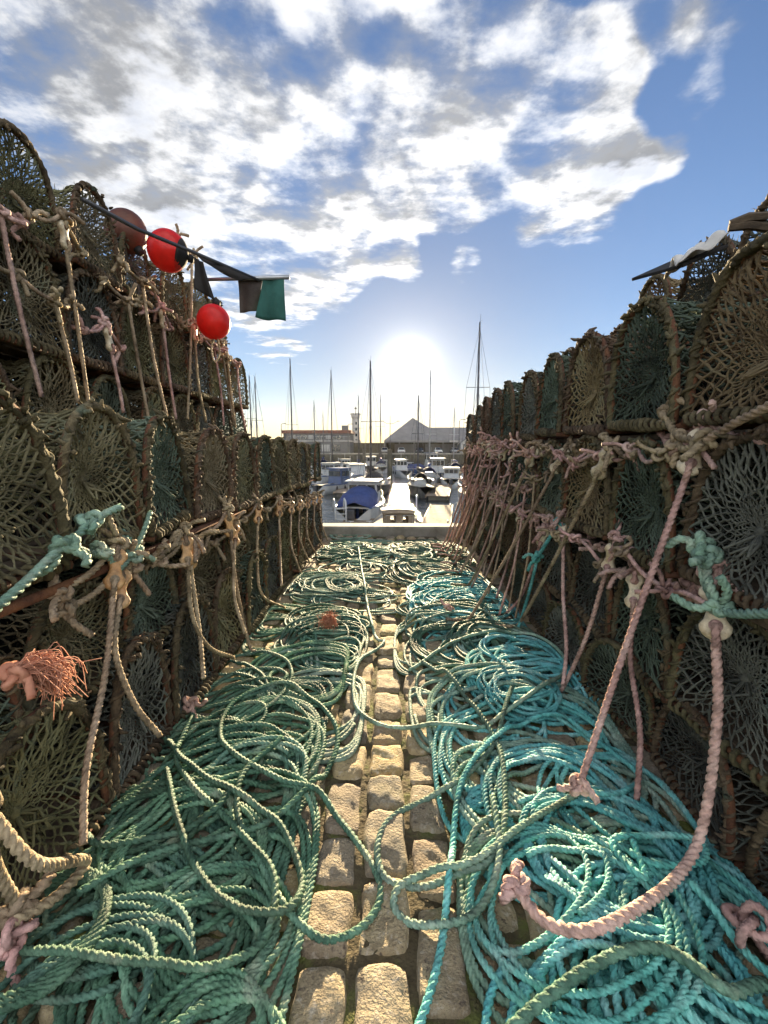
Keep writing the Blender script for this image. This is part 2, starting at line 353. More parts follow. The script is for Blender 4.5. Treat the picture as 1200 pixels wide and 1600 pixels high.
ORD = 'nearest second third fourth fifth sixth seventh eighth ninth tenth eleventh twelfth thirteenth fourteenth fifteenth'.split()
def ordn(i): return ORD[i]
def wob(n, k=3, amp=1., seed=None):         # smooth wobble along n samples
    g = np.random.default_rng(seed) if seed is not None else rng
    t = np.linspace(0, 1, n); y = np.zeros(n)
    for f in range(1, k + 1): y += g.normal() / f * np.sin(2 * math.pi * f * t * g.uniform(.6, 1.2) + g.uniform(0, 6.3))
    return y * amp
def spline(pts, step):
    P = np.asarray(pts, float); N = len(P)
    Q = np.vstack([2 * P[0] - P[1], P, 2 * P[-1] - P[-2]]); out = []
    for i in range(N - 1):
        p0, p1, p2, p3 = Q[i:i + 4]; n = max(2, int(np.linalg.norm(p2 - p1) / step)); t = np.linspace(0, 1, n, endpoint=False)[:, None]
        out.append(.5 * (2 * p1 + (p2 - p0) * t + (2 * p0 - 5 * p1 + 4 * p2 - p3) * t ** 2 + (3 * p1 - p0 - 3 * p2 + p3) * t ** 3))
    return np.vstack(out + [P[-1:]])
def resample(P, step):
    d = np.concatenate([[0], np.cumsum(np.linalg.norm(np.diff(P, axis=0), axis=1))]); n = max(3, int(d[-1] / step)); s = np.linspace(0, d[-1], n)
    return np.stack([np.interp(s, d, P[:, i]) for i in range(P.shape[1])], 1)
# ------------------------------------------------------------------ the setting
QY = 5.40                                     # edge of the near quay
WZ = -3.5                                     # water level
FQ = 108.0; FZ = -.35                         # far quay: front and height
_g = MB()
_g.box((0, (QY - 30) / 2, -.54), (60, QY + 30, 1.04)); tag(_g.build('ground', 'soil', smooth=False), kind='structure')
def sett_field():
    mb = MB(); g = np.random.default_rng(11)
    k = g.normal(0, 1, (14, 3)) * np.array([40, 40, 0]); k[:, :2] *= g.uniform(.5, 3, (14, 1)); phs = g.uniform(0, 6.3, 14)
    amp = 1 / (np.linalg.norm(k, axis=1) + 20)
    x = -1.9
    while x < 2.0:
        w = g.uniform(.098, .145); y = .25 + g.uniform(0, .2)
        while y < QY - .32:
            l = g.uniform(.13, .225); near = (y < 2.2 and abs(x) < .7)
            nx, ny = (13, 19) if near else ((7, 9) if y < 4 else (5, 6))
            u = np.linspace(-1, 1, nx); v = np.linspace(-1, 1, ny); U, V = np.meshgrid(u, v, indexing='ij')
            gap = .0045
            X = x + w / 2 + U * (w / 2 - gap) ; Y = y + l / 2 + V * (l / 2 - gap)
            # uneven, chipped outline
            rc = 1 - .10 * np.abs(U * V) ** 3; X = x + w / 2 + (X - x - w / 2) * rc; Y = y + l / 2 + (Y - y - l / 2) * rc
            ex = .0035 * np.sin(Y * 34 + g.uniform(0, 6)) * np.abs(U); ey = .0035 * np.sin(X * 38 + g.uniform(0, 6)) * np.abs(V)
            X = X + ex; Y = Y + ey
            nz = (np.sin(X[..., None] * k[:, 0] + Y[..., None] * k[:, 1] + phs + g.uniform(0, 6.3)) * amp).sum(-1)
            tilt = g.normal(0, .03, 2)
            Z = .004 + g.uniform(-.006, .008) + nz * .11 + tilt[0] * (X - x - w / 2) + tilt[1] * (Y - y - l / 2)
            Z = Z - .010 * np.maximum(np.abs(U), np.abs(V)) ** 12 - .010 * (np.abs(U * V) ** 5)
            edge = (np.abs(U) == 1) | (np.abs(V) == 1)
            Z = np.where(edge, np.minimum(Z - .012, -.012), Z)
            i = np.arange(nx - 1)[:, None]; j = np.arange(ny - 1)[None]
            q = np.stack([i * ny + j, (i + 1) * ny + j, (i + 1) * ny + j + 1, i * ny + j + 1], -1).reshape(-1, 4)
            mb.add(np.stack([X, Y, Z], -1), q, tone=g.uniform(0, 1))
            y += l
        x += w
    o = mb.build('cobbled_pavement', 'sett')
    a = o.data.attributes.new('tone', 'FLOAT', 'POINT'); a.data.foreach_set('value', np.concatenate(mb.attr).astype(np.float32))
    return tag(o, kind='structure')
sett_field()
def joint_soil():
    n, k = 340, 470; x = np.linspace(-1.9, 1.9, n); y = np.linspace(.2, QY - .2, k); X, Y = np.meshgrid(x, y, indexing='ij'); g = np.random.default_rng(4)
    Z = np.full_like(X, -.008)
    for f in (9, 23, 51, 110): a = g.uniform(0, 6.3, 3); Z += .030 / f ** .55 * np.sin(X * f + a[0] + 2 * np.sin(Y * f * .7 + a[1])) * np.sin(Y * f * 1.1 + a[2])* .25
    i = np.arange(n - 1)[:, None]; j = np.arange(k - 1)[None]
    tag(MB().add(np.stack([X, Y, Z + g.normal(0, .0012, Z.shape)], -1), np.stack([i * k + j, (i + 1) * k + j, (i + 1) * k + j + 1, i * k + j + 1], -1).reshape(-1, 4)).build('joint_soil', 'soil'), kind='structure')
joint_soil()
w_ = MB(); w_.box((0, QY + .05, WZ / 2 - .6), (60, .5, -WZ + .8)); 
tag(w_.build('quay_edge_wall', 'quay_wall', smooth=False), 'dark stone face of the near quay below its white kerb', 'wall')
kb = MB(); kb.box((0, QY - .02, .03), (24, .27, .14)); tag(kb.build('quay_kerb', 'white_paint', smooth=False, bevel=.02), kind='structure')
tag(MB().add([(-900, QY + .2, WZ), (900, QY + .2, WZ), (900, 3000, WZ), (-900, 3000, WZ)], [(0, 1, 2, 3)]).build('water', 'water'), kind='structure')
tag(MB().add([(-900, -900, -1.2), (900, -900, -1.2), (900, -29, -1.2), (-900, -29, -1.2)], [(0, 1, 2, 3)]).build('rear_ground', 'tarmac'), kind='structure')
fq = MB(); fq.box((0, FQ + 40, (FZ + WZ) / 2 - 1), (420, 80, FZ - WZ + 2)); tag(fq.build('far_quay_ground', 'tarmac', smooth=False), kind='structure')
fw = MB(); fw.box((0, FQ - .2, (FZ + WZ) / 2 - .55), (420, .6, FZ - WZ + .9)); tag(fw.build('far_quay_wall', 'quay_wall', smooth=False), 'dark stone harbour wall across the water under the parked cars', 'wall')
fk = MB(); fk.box((0, FQ - .1, FZ + .03), (420, .9, .26)); tag(fk.build('far_quay_kerb', 'concrete', smooth=False), kind='structure')
for i in range(9):                            # timber fenders on the far wall
    pass
# ------------------------------------------------------------------ far buildings
def at(px, y): return on_y(px, 700, y)[0]
def hgt(py, y): return on_y(600, py, y)[2]
def shed():
    y0 = FQ + 7.; y1 = y0 + 26
    t = empty('market_shed', (at(660, y0), y0, FZ), 0, 'grey pitched roof shed with open front behind the parked cars', 'shed')
    X = lambda px: at(px, y0) - t.location.x
    x0, xa, x1, x2 = X(600), X(647), X(692), X(737); ez = hgt(688, y0) - FZ; az = hgt(654, y0 + 12) - FZ; rz_ = hgt(669, y0 + 12) - FZ
    m = MB(); m.add([(x0, -1, ez), (x1 + 1.5, -1, ez), (xa, 9, az), (x0, 24, ez), (x1 + 1.5, 24, ez)], None, [(0, 1, 2), (3, 2, 4), (1, 4, 2), (0, 2, 3)]); m.smooth = False
    m.box(((x0 + x1 + 1.5) / 2, -1.02, ez - .28), (x1 + 1.5 - x0, .12, .5)); m.build('roof', 'roof_grey', t)
    m = MB(); yr = 8.; m.smooth = False
    m.add([(xa + 3, -.6, ez + .02), (x2, -.6, ez + .02), (x2, yr, rz_), (xa + 3, yr, rz_), (x2, 20, ez), (xa + 3, 20, ez)], [(0, 1, 2, 3), (3, 2, 4, 5)]); m.build('roof', 'roof_grey', t)
    m = MB(); m.box(((x1 + x2) / 2 + .8, -.66, ez - .25), (x2 - x1 - 1.5, .12, .46)); m.build('fascia', 'render_white', t, False)
    m = MB(); m.box(((x0 + x2) / 2, 14, ez / 2), (x2 - x0 - .6, .3, ez)); m.box((x0 + .3, 7, ez / 2), (.3, 14, ez)); m.build('wall', 'dark_inside', t, False)
    for px in (601, 624, 647, 670, 692, 715, 736):
        MB().box((X(px), -.5, ez / 2 - .2), (.35, .35, ez - .5)).build('column', 'render_grey', t, False)
    for px, w in ((634, 5.5), (680, 4.5), (703, 4)):
        MB().box((X(px), 3., 1.2), (w, .2, 2.3)).build('stall_front', 'render_grey', t, False)
shed()
def gable():
    y0 = FQ + 4.; xs = [at(720, y0), at(770, y0)]; t = empty('gabled_building', (xs[0], y0, FZ), 0, 'white gabled building at the right end of the far quay', 'building')
    w = xs[1] - xs[0]; e = hgt(692, y0) - FZ; a = hgt(672, y0) - FZ
    MB().add([(0, 0, 0), (w, 0, 0), (w, 0, e), (w / 2, 0, a), (0, 0, e), (0, 10, 0), (w, 10, 0), (w, 10, e), (w / 2, 10, a), (0, 10, e)],
             [(0, 1, 2, 4), (5, 9, 7, 6), (0, 4, 9, 5), (1, 6, 7, 2)], [(4, 2, 3), (9, 8, 7)]).build('wall', 'render_white', t, False)
    m = MB(); m.add([(-.4, -.4, e - .1), (w / 2, -.4, a + .14), (w + .4, -.4, e - .1), (-.4, 10.4, e - .1), (w / 2, 10.4, a + .14), (w + .4, 10.4, e - .1)], [(0, 1, 4, 3), (1, 2, 5, 4)])
    o = m.build('roof', 'roof_grey', t, False); o.modifiers.new('thick', 'SOLIDIFY').thickness = .18
    for k in range(4): MB().box((1 + k * 1.8, -.03, 1.7), (.9, .06, 1.3)).build('window', 'glass_dark', t, False)
gable()
def terrace():
    y0 = FQ + 9.; xa, xb = at(440, y0), at(547, y0); t = empty('harbour_building', (xa, y0, FZ), 0, 'long flat building with red roof edge and rounded end beside white tower', 'building')
    W = xb - xa; top = hgt(672, y0) - FZ; mid = hgt(689, y0) - FZ
    def plan(r, n=8): return [(r - r * math.sin(a), r - r * math.cos(a)) for a in np.linspace(0, math.pi / 2, n)][::-1]
    out = [(x, y) for x, y in plan(2.2)] + [(W, 0), (W, 12), (0, 12)]
    def prism(z0, z1, grow=0.): return np.array([[(x + (grow if x > W / 2 else -grow), y - grow if y < 6 else y + grow, z) for x, y in out] for z in (z0, z1)])
    m = MB(); m.loft(prism(0, mid - .15)); m.build('lower_storey', 'render_grey', t, False)
    m = MB(); m.loft(prism(mid + .152, top - .8, -.05)); m.build('upper_storey', 'render_grey', t, False)
    m = MB(); m.loft(prism(mid - .148, mid + .15, .25)); m.build('balcony_slab', 'render_white', t, False)
    m = MB(); m.loft(prism(top - .798, top, .3)); m.build('roof', 'roof_red', t, False)
    for k in range(9): MB().box((3. + k * (W - 4) / 9, -.0, (mid + top) / 2 - .35), (1.15, .12, (top - mid) * .38)).build('window', 'glass_dark' if k % 3 else 'render_white', t, False)
    for k in range(5): MB().box((3.2 + k * (W - 4) / 5, -.03, 1.35), (2.0, .1, 1.7)).build('shop_front', 'render_white' if k in (0, 1, 3) else 'glass_dark', t, False)
    MB().box((W - 1.4, 2, top + .6), (1.6, 1.6, 1.2)).build('chimney', 'render_grey', t, False)
    for k in range(8): MB().tube([(2.5 + k * (W - 4) / 7, -.2, mid + .15), (2.5 + k * (W - 4) / 7, -.2, mid + 1.1)], .03, 5).build('railing_post', 'alloy', t)
    MB().tube([(1.8, -.2, mid + 1.1), (W, -.2, mid + 1.1)], .03, 5).build('handrail', 'alloy', t)
terrace()
def tower():
    y0 = FQ + 30.; x = at(556, y0); t = empty('signal_tower', (x, y0, FZ), 0, 'white castellated tower with mast on the far harbour side', 'tower')
    w = at(562, y0) - at(549.5, y0); top = hgt(646, y0) - FZ; n = 8; a = np.arange(n) * 2 * math.pi / n + math.pi / 8
    def ring(r, z): return [(r * math.cos(q), r * math.sin(q), z) for q in a]
    r = w / 2 * 1.0
    m = MB(); m.loft([ring(r * 1.05, 0), ring(r * .92, top * .86), ring(r * 1.14, top * .90), ring(r * 1.14, top * .96)]); m.build('shaft', 'render_white', t, False)
    for q in a: MB().box((r * 1.02 * math.cos(q), r * 1.02 * math.sin(q), top * .98), (.55, .55, top * .04), rz=q).build('merlon', 'render_white', t, False)
    for k, z in enumerate((.30, .45, .60, .75)): MB().box((r * .2, -r * .93, top * z), (.55, .2, .85)).build('window', 'glass_dark', t, False)
    MB().tube([(0, 0, top * .96), (0, 0, top * 1.18)], [.09, .05], 6).build('mast', 'mast_dark', t); MB().ball((0, 0, top * 1.13), .32, 12, 8).build('time_ball', 'mast_dark', t)
    MB().box((-.3, -.6, 1.8), (w * 1.6, w * 1.1, 3.6)).build('base_block', 'render_white', t, False)
tower()
y_ = FQ + 20; sw = MB(); sw.box(((at(487, y_) + at(1500, y_)) / 2, y_, (hgt(692, y_) + FZ) / 2), (at(1500, y_) - at(487, y_), .8, hgt(692, y_) - FZ)); tag(sw.build('sea_wall', 'quay_wall', smooth=False), 'low dark sea wall behind the white tower and shed', 'wall')
def lamp_post(px, y, top, label):
    t = empty('lamp_post', (at(px, y), y, FZ), 0, label, 'lamp post'); h = hgt(top, y) - FZ
    MB().tube([(0, 0, 0), (0, 0, h)], [.12, .06], 7).build('pole', 'mast_dark', t)
    for s in (-1, 1):
        MB().tube([(0, 0, h * .78), (s * .8, 0, h * .79), (s * 1.6, 0, h * .84)], .05, 5).build('arm', 'mast_dark', t); MB().box((s * 1.9, 0, h * .85), (.7, .3, .14)).build('lamp_head', 'mast_dark', t, False)
lamp_post(609.5, FQ + 3, 649, 'tall double armed lamp post left of the grey shed')
def post(px, y, top, label, name='street_lamp'):
    t = empty(name, (at(px, y), y, FZ), 0, label, 'street lamp'); h = hgt(top, y) - FZ
    MB().tube([(0, 0, 0), (0, 0, h - .3), (.25, -.2, h), (.9, -.5, h + .05)], [.1, .07, .06, .05], 6).build('pole', 'mast_dark', t); MB().box((1.1, -.6, h + .04), (.6, .3, .14)).build('lamp_head', 'mast_dark', t, False)
post(440.5, FQ + 4, 662, 'thin street lamp by the rounded end of the long building')
post(544, FQ + 5, 663, 'street lamp just left of the white tower')
post(717, FQ + 5, 656, 'street lamp before the white gabled building')
def make_car():
    t = empty('parked_car'); m = MB()
    prof = [(-.86, .30), (-.90, .62), (-.84, .92), (-.62, 1.44), (.62, 1.44), (.84, .92), (.90, .62), (.86, .30)]
    st = [(-2.05, .84, .62), (-1.95, .95, .66), (-1.0, 1.0, .70), (-.35, 1.0, 1.0), (.9, 1.0, 1.02), (1.6, 1.0, .86), (2.0, .93, .72), (2.08, .86, .66)]
    rings = []
    for y, wx, hz in st:
        rg = []
        for x, z in prof:
            zz = z if z < .7 else .7 + (z - .7) * max(0., (hz - .66) / .36)
            xx = x * wx
            rg.append((xx, y, zz))
        rings.append(rg)
    m.loft(rings); m.build('body', 'car_silver', t)
    m = MB(); m.add([(-.74, -1.0, .93), (.74, -1.0, .93), (.58, -.46, 1.36), (-.58, -.46, 1.36)], [(0, 1, 2, 3)]); o = m.build('windscreen', 'glass_dark', t, False)
    o.modifiers.new('thick', 'SOLIDIFY').thickness = -.06
    for s in (-1, 1):
        MB().box((s * .80, .35, 1.13), (.08, 1.7, .32), ry=s * -.4).build('side_window', 'glass_dark', t, False)
        MB().box((s * .62, -2.0, .68), (.34, .1, .16)).build('headlight', 'headlight', t, False)
        for y in (-1.3, 1.35):
            a = np.linspace(0, 2 * math.pi, 14, endpoint=False); w = MB()
            w.loft([[(s * xx, y + r * math.cos(q), .32 + r * math.sin(q)) for q in a] for xx, r in ((.70, .30), (.74, .32), (.9, .32), (.92, .22))]); w.build('wheel', 'rubber', t)
    MB().box((0, -2.04, .42), (1.4, .08, .2)).build('bumper', 'rubber', t, False)
    return t
car0 = make_car(); first = True
for px, m, lab, dy in ((601, 'car_silver', 'silver car on the far quay under the left edge of the shed roof', 3), (627, 'car_white', 'white car parked second from left on the far quay', 3.2),
                   (655, 'car_dark', 'dark car parked in the middle of the shed front', 3.1), (684, 'car_white', 'white car parked second from right before the shed', 3.3), (710, 'car_silver', 'silver car parked nearest the white gabled building', 3)):
    c = car0 if first else copy_tree(car0); first = False
    c.location = (at(px, FQ + dy + 2), FQ + dy + 1, FZ + .002); tag(c, lab, 'car', 'cars parked on the far quay')
    for ch in c.children:
        if ch.name.startswith('body'):
            if ch.data.users > 1: ch.data = ch.data.copy()
            ch.data.materials[0] = MT[m]
# ------------------------------------------------------------------ boats
def hull_mb(Lh, B, D, sheer=.25, n=14, full=.75):
    m = MB(); rings = []
    for i in range(n + 1):
        s = i / n                                     # 0 stern .. 1 bow
        w = B / 2 * (1 - max(0, (s - .45) / .55) ** 2.2) * (full + (1 - full) * min(1, s / .35)); w = max(w, .02)
        top = D * (1 + sheer * (2 * s - .8) ** 2 * (1 if s > .4 else .4)); y = -Lh / 2 + Lh * s
        k = D * .55 * (1 - max(0, (s - .55) / .45) ** 2)
        pts = [(-w, top), (-w * .97, top * .5), (-w * .80, 0), (-w * .35, -k * .7), (0, -k), (w * .35, -k * .7), (w * .80, 0), (w * .97, top * .5), (w, top)]
        ry = y + (0 if s < .8 else 0)
        rings.append([(x, ry + (top - max(z, -.2)) * (-.25 if s > .85 else 0), z) for x, z in pts])
    m.loft(rings, closed=False); return m, rings
def deck_mb(rings, inset=.06, dz=-.05):
    m = MB(); a = [(r[0][0] + inset if r[0][0] < -inset else 0, r[0][1], r[0][2] + dz) for r in rings]; b = [(-x, y, z) for x, y, z in a]
    V = []; 
    for p, q in zip(a, b): V += [p, (0, p[1], p[2] + .05), q]
    n = len(a); q = []
    for i in range(n - 1):
        for k in range(2): q.append((i * 3 + k, i * 3 + k + 1, (i + 1) * 3 + k + 1, (i + 1) * 3 + k))
    return m.add(V, q)
def house(x0, x1, y0, y1, z0, z1, taper=.82, rake=.35):
    m = MB(); m.smooth = False
    w0, w1 = (x1 - x0) / 2, (x1 - x0) / 2 * taper; c = (x0 + x1) / 2; r = (z1 - z0) * rake
    A = [(c - w0, y0, z0), (c + w0, y0, z0), (c + w0, y1, z0), (c - w0, y1, z0)]; Bq = [(c - w1, y0 + r * .3, z1), (c + w1, y0 + r * .3, z1), (c + w1 * .9, y1 - r, z1), (c - w1 * .9, y1 - r, z1)]
    m.loft([A, Bq]); return m
def rigging(parent, y, z0, h, B, Lh, mm='mast_dark', sp=(.55,), r=.07, lower=None):
    ms = MB(); ms.tube([(0, y, z0), (0, y, z0 + h * .55), (0, y, z0 + h)], [r, r * .95, r * .6], 8); mo = ms.build('mast', mm, parent)
    for s in sp:
        MB().tube([(-B * .3, y, z0 + h * s), (B * .3, y, z0 + h * s)], .028, 5).build('spreader', mm, mo)
    w = MB(); rr = .012
    for sx in (-1, 1):
        w.tube([(sx * B * .44, y - .2, z0 - .3), (sx * B * .3, y, z0 + h * sp[0]), (0, y, z0 + h * .97)], rr, 4)
        w.tube([(sx * B * .44, y - .1, z0 - .3), (0, y, z0 + h * sp[0])], rr, 4)
    w.tube([(0, Lh / 2 - .15, z0 - .1), (0, y, z0 + h * .97)], .022, 4); w.tube([(0, -Lh / 2 + .15, z0 - .2), (0, y, z0 + h)], rr, 4)
    w.build('rigging', 'wire', parent)
    a = MB(); a.tube([(0, y, z0 + h), (.0, y - .25, z0 + h + .25), (.0, y - .3, z0 + h + .55)], .012, 4); a.tube([(0, y, z0 + h), (.22, y, z0 + h + .2)], .012, 4); a.build('wind_vane', 'wire', mo)
def sail_boat(px, y, top, rz, hullm, label, Lh=8.5, B=2.8, D=1.0, cover='canvas_blue', mm='mast_dark', sp=(.55,), sprayhood=True, mr=.075):
    x = at(px, y); t = empty('sailing_boat', (x, y, WZ), rz, label, 'sailing boat')
    hm, rg = hull_mb(Lh, B, D); hm.build('hull', hullm, t); deck_mb(rg).build('deck', 'deck', t)
    zc = D * 1.02
    house(-B * .3, B * .3, -Lh * .08, Lh * .27, zc - .05, zc + .48).build('cabin', 'gel_white', t)
    for s in (-1, 1):
        for k in range(3): MB().box((s * B * .283, Lh * (.0 + .07 * k), zc + .24), (.05, .38, .16)).build('window', 'glass_dark', t, False)
    h = hgt(top, y) - (WZ + zc + .45)
    my = Lh * .1; rigging(t, my, zc + .45, h, B, Lh, mm, sp, mr)
    bm = MB(); bm.tube([(0, my - .1, zc + 1.25), (0, my - Lh * .42, zc + 1.3)], .06, 7); bo = bm.build('boom', mm, t)
    MB().tube([(0, my - .15, zc + 1.48), (0, my - Lh * .2, zc + 1.42), (0, my - Lh * .41, zc + 1.38)], [.2, .17, .09], 8).build('sail_cover', cover, bo)
    if sprayhood:
        m = MB(); a = np.linspace(0, math.pi, 9); m.loft([[(B * .32 * math.cos(q), -Lh * .1 + dy, zc + .25 + hh * math.sin(q)) for q in a] for dy, hh in ((-.3, .85), (.1, .95), (.6, .75), (.95, .3))], closed=False, cap=False)
        m.build('sprayhood', cover, t)
    rl = MB()
    for sx in (-1, 1):
        pts = [(r[0][0] * sx * -.96, r[0][1], r[0][2] + .55) for r in rg[1:]]
        rl.tube(pts, .016, 4)
        for r in rg[1::3]: rl.tube([(r[0][0] * sx * -.96, r[0][1], r[0][2]), (r[0][0] * sx * -.96, r[0][1], r[0][2] + .55)], .014, 4)
    rl.build('guard_rail', 'alloy', t)
    return t
def motor_boat(px, y, rz, hullm, label, Lh=6.5, B=2.3, D=.95, wh=1.5, whm='gel_white', canvas=None, roof=None):
    x = at(px, y); t = empty('motor_boat', (x, y, WZ), rz, label, 'motor boat')
    hm, rg = hull_mb(Lh, B, D, .3); hm.build('hull', hullm, t); deck_mb(rg).build('deck', 'deck', t)
    sb = MB()
    for sx in (-1, 1): sb.tube([(r[0][0] * sx * -1.0, r[0][1], r[0][2]) for r in rg], .05, 5)
    sb.build('rubbing_strake', 'gel_blue' if hullm != 'gel_blue' else 'gel_white', t)
    house(-B * .36, B * .36, -Lh * .02, Lh * .28, D * .95, D + wh, .9, .25).build('wheelhouse', whm, t)
    z = D + wh * .68
    for k in (-1, 0, 1): MB().box((k * B * .215, -Lh * .02 - .0, z), (B * .17, .12, wh * .36)).build('window', 'glass_dark', t, False)
    for s in (-1, 1):
        for k in range(2): MB().box((s * B * .338, Lh * (.07 + .11 * k), z), (.07, Lh * .085, wh * .34)).build('window', 'glass_dark', t, False)
    MB().box((0, Lh * .105, D + wh + .05), (B * .78, Lh * .32, .09)).build('roof', roof or whm, t, False, .02)
    MB().tube([(0, Lh * .1, D + wh + .09), (0, Lh * .1, D + wh + 1.1)], .025, 5).build('aerial', 'alloy', t)
    if canvas:
        m = MB(); a = np.linspace(0, math.pi, 11)
        m.loft([[(B * .38 * math.cos(q), yy, D * .95 + hh * math.sin(q) ** .55) for q in a] for yy, hh in ((-Lh * .40, .55), (-Lh * .3, .95), (-Lh * .1, wh * .85), (Lh * .0, wh * .88))], closed=False)
        m.build('cockpit_cover', canvas, t)
    rl = MB()
    for sx in (-1, 1):
        pts = [(r[0][0] * sx * -.95, r[0][1], r[0][2] + .5) for r in rg[len(rg) // 2:]]
        rl.tube(pts, .018, 4)
        for r in rg[len(rg) // 2::2]: rl.tube([(r[0][0] * sx * -.95, r[0][1], r[0][2]), (r[0][0] * sx * -.95, r[0][1], r[0][2] + .5)], .015, 4)
    rl.build('bow_rail', 'alloy', t)
    for sx in (-1, 1):
        for k in (4, 7):
            r = rg[k]; f = MB(); c = (r[0][0] * -sx * 1.02 + sx * .09, r[0][1], r[0][2] - .38); f.ball(c, .10, 8, 8, (1, 1, 2.6)); f.tube([(c[0], c[1], c[2] + .24), (r[0][0] * -sx, r[0][1], r[0][2])], .014, 4); f.build('fender', ('gel_white', 'gel_blue', 'canvas_dark')[(k + int(px)) % 3], t)
    mo = MB(); mo.smooth = False; mo.box((0, -Lh / 2 - .18, D * .75), (.4, .35, .55)); mo.build('outboard', 'gel_dark', t, bevel=.06)
    return t
sail_boat(459.3, 62, 562, R_(178), 'gel_white', 'white yacht whose tall dark mast rises behind the left creels', sp=(.42,), mr=.10)
sail_boat(521.8, 64, 580, R_(170), 'gel_white', 'white yacht moored near the left creels with dark mast', sp=(.36,), mr=.09)
sail_boat(582, 45, 567, R_(172), 'gel_dark', 'dark hulled yacht with thick mast just behind the blue covered cruiser', 9.5, 3.1, cover='canvas_dark', sp=(.5,), mr=.11)
sail_boat(595, 88, 617, R_(5), 'gel_white', 'distant yacht whose short mast stands left of the grey shed', mr=.08)
sail_boat(493.8, 82, 628, R_(176), 'gel_white', 'white yacht with plain mast before the long red roofed building', mr=.09)
sail_boat(505, 96, 644, R_(4), 'gel_blue', 'blue yacht with the shortest mast by the far wall', mr=.08)
sail_boat(560, 78, 620, R_(188), 'gel_white', 'white yacht whose mast stands in front of the white tower', mr=.09)
sail_boat(655.5, 45, 617, R_(8), 'gel_dark', 'dark yacht in the sun glitter at the middle of the harbour', 7.2, 2.1, cover='canvas_dark', mr=.08)
sail_boat(671, 58, 577, R_(-6), 'gel_grey', 'grey yacht with tall pale mast right of the sun glitter', mm='alloy', sp=(.38,), mr=.09)
sail_boat(710.5, 76, 637, R_(3), 'gel_white', 'white yacht with pale mast beside the right creels', mm='alloy', mr=.09)
sail_boat(748, 38, 499, R_(0), 'gel_white', 'yacht with the tallest dark mast rising behind the right creels', 10, 3.2, sp=(.61, .30), mr=.10)
sail_boat(763, 80, 622, R_(0), 'gel_white', 'yacht mast tip showing just over the right creels', mr=.09)
sail_boat(396.5, 66, 588, R_(180), 'gel_white', 'left of two yacht masts beside the tall left creel stack', mr=.11)
sail_boat(406, 60, 590, R_(176), 'gel_blue', 'right of two yacht masts beside the tall left creel stack', mr=.09)
motor_boat(566, 29.5, R_(-6), 'gel_white', 'white cabin cruiser with bright blue cockpit cover behind blue posts', 7.4, 2.75, 1.05, 1.3, canvas='canvas_blue')
motor_boat(523, 47, R_(-30), 'gel_white', 'white and blue wheelhouse boat beside the left creels', 6.0, 2.3, .9, 1.5, roof='gel_blue', whm='gel_blue')
motor_boat(512, 60, R_(-20), 'gel_white', 'white launch behind the blue wheelhouse boat at left', 7.0, 2.6, 1.0, 1.5)
motor_boat(545, 67, R_(200), 'gel_white', 'white cabin boat between the left masts', 7, 2.6, 1.0, 1.3)
motor_boat(557, 57, R_(190), 'gel_grey', 'grey white cruiser between dark yacht and left masts', 7.5, 2.7, 1.0, 1.5)
motor_boat(540, 84, R_(20), 'gel_cream', 'cream boat lying under the far wall at left', 6.5, 2.4)
motor_boat(628, 74, R_(10), 'gel_white', 'white boat beyond the sun glitter left of centre', 6.8, 2.5, 1.0, 1.6)
motor_boat(640, 82, R_(60), 'gel_blue', 'blue boat lying side on beneath the far wall', 6.8, 2.4, .9, 1.0, canvas='canvas_blue')
motor_boat(675, 84, R_(5), 'gel_white', 'tall white wheelhouse boat under the far wall right of centre', 7.5, 2.9, 1.2, 2.4, roof='gel_blue')
motor_boat(685, 66, R_(4), 'gel_blue', 'blue hulled white wheelhouse boat left of the right pontoon', 7.2, 2.7, 1.1, 1.9)
motor_boat(706, 55, R_(-8), 'gel_white', 'low white boat with dark windows beside the right creels', 6.8, 2.5, 1.0, 1.1)
motor_boat(605, 92, R_(85), 'gel_white', 'small white boat side on by the dark mooring pile', 6, 2.3, .9, 1.2)
motor_boat(580, 92, R_(10), 'gel_dark', 'dark workboat under the far wall below the silver car', 7, 2.7, 1.1, 1.7)
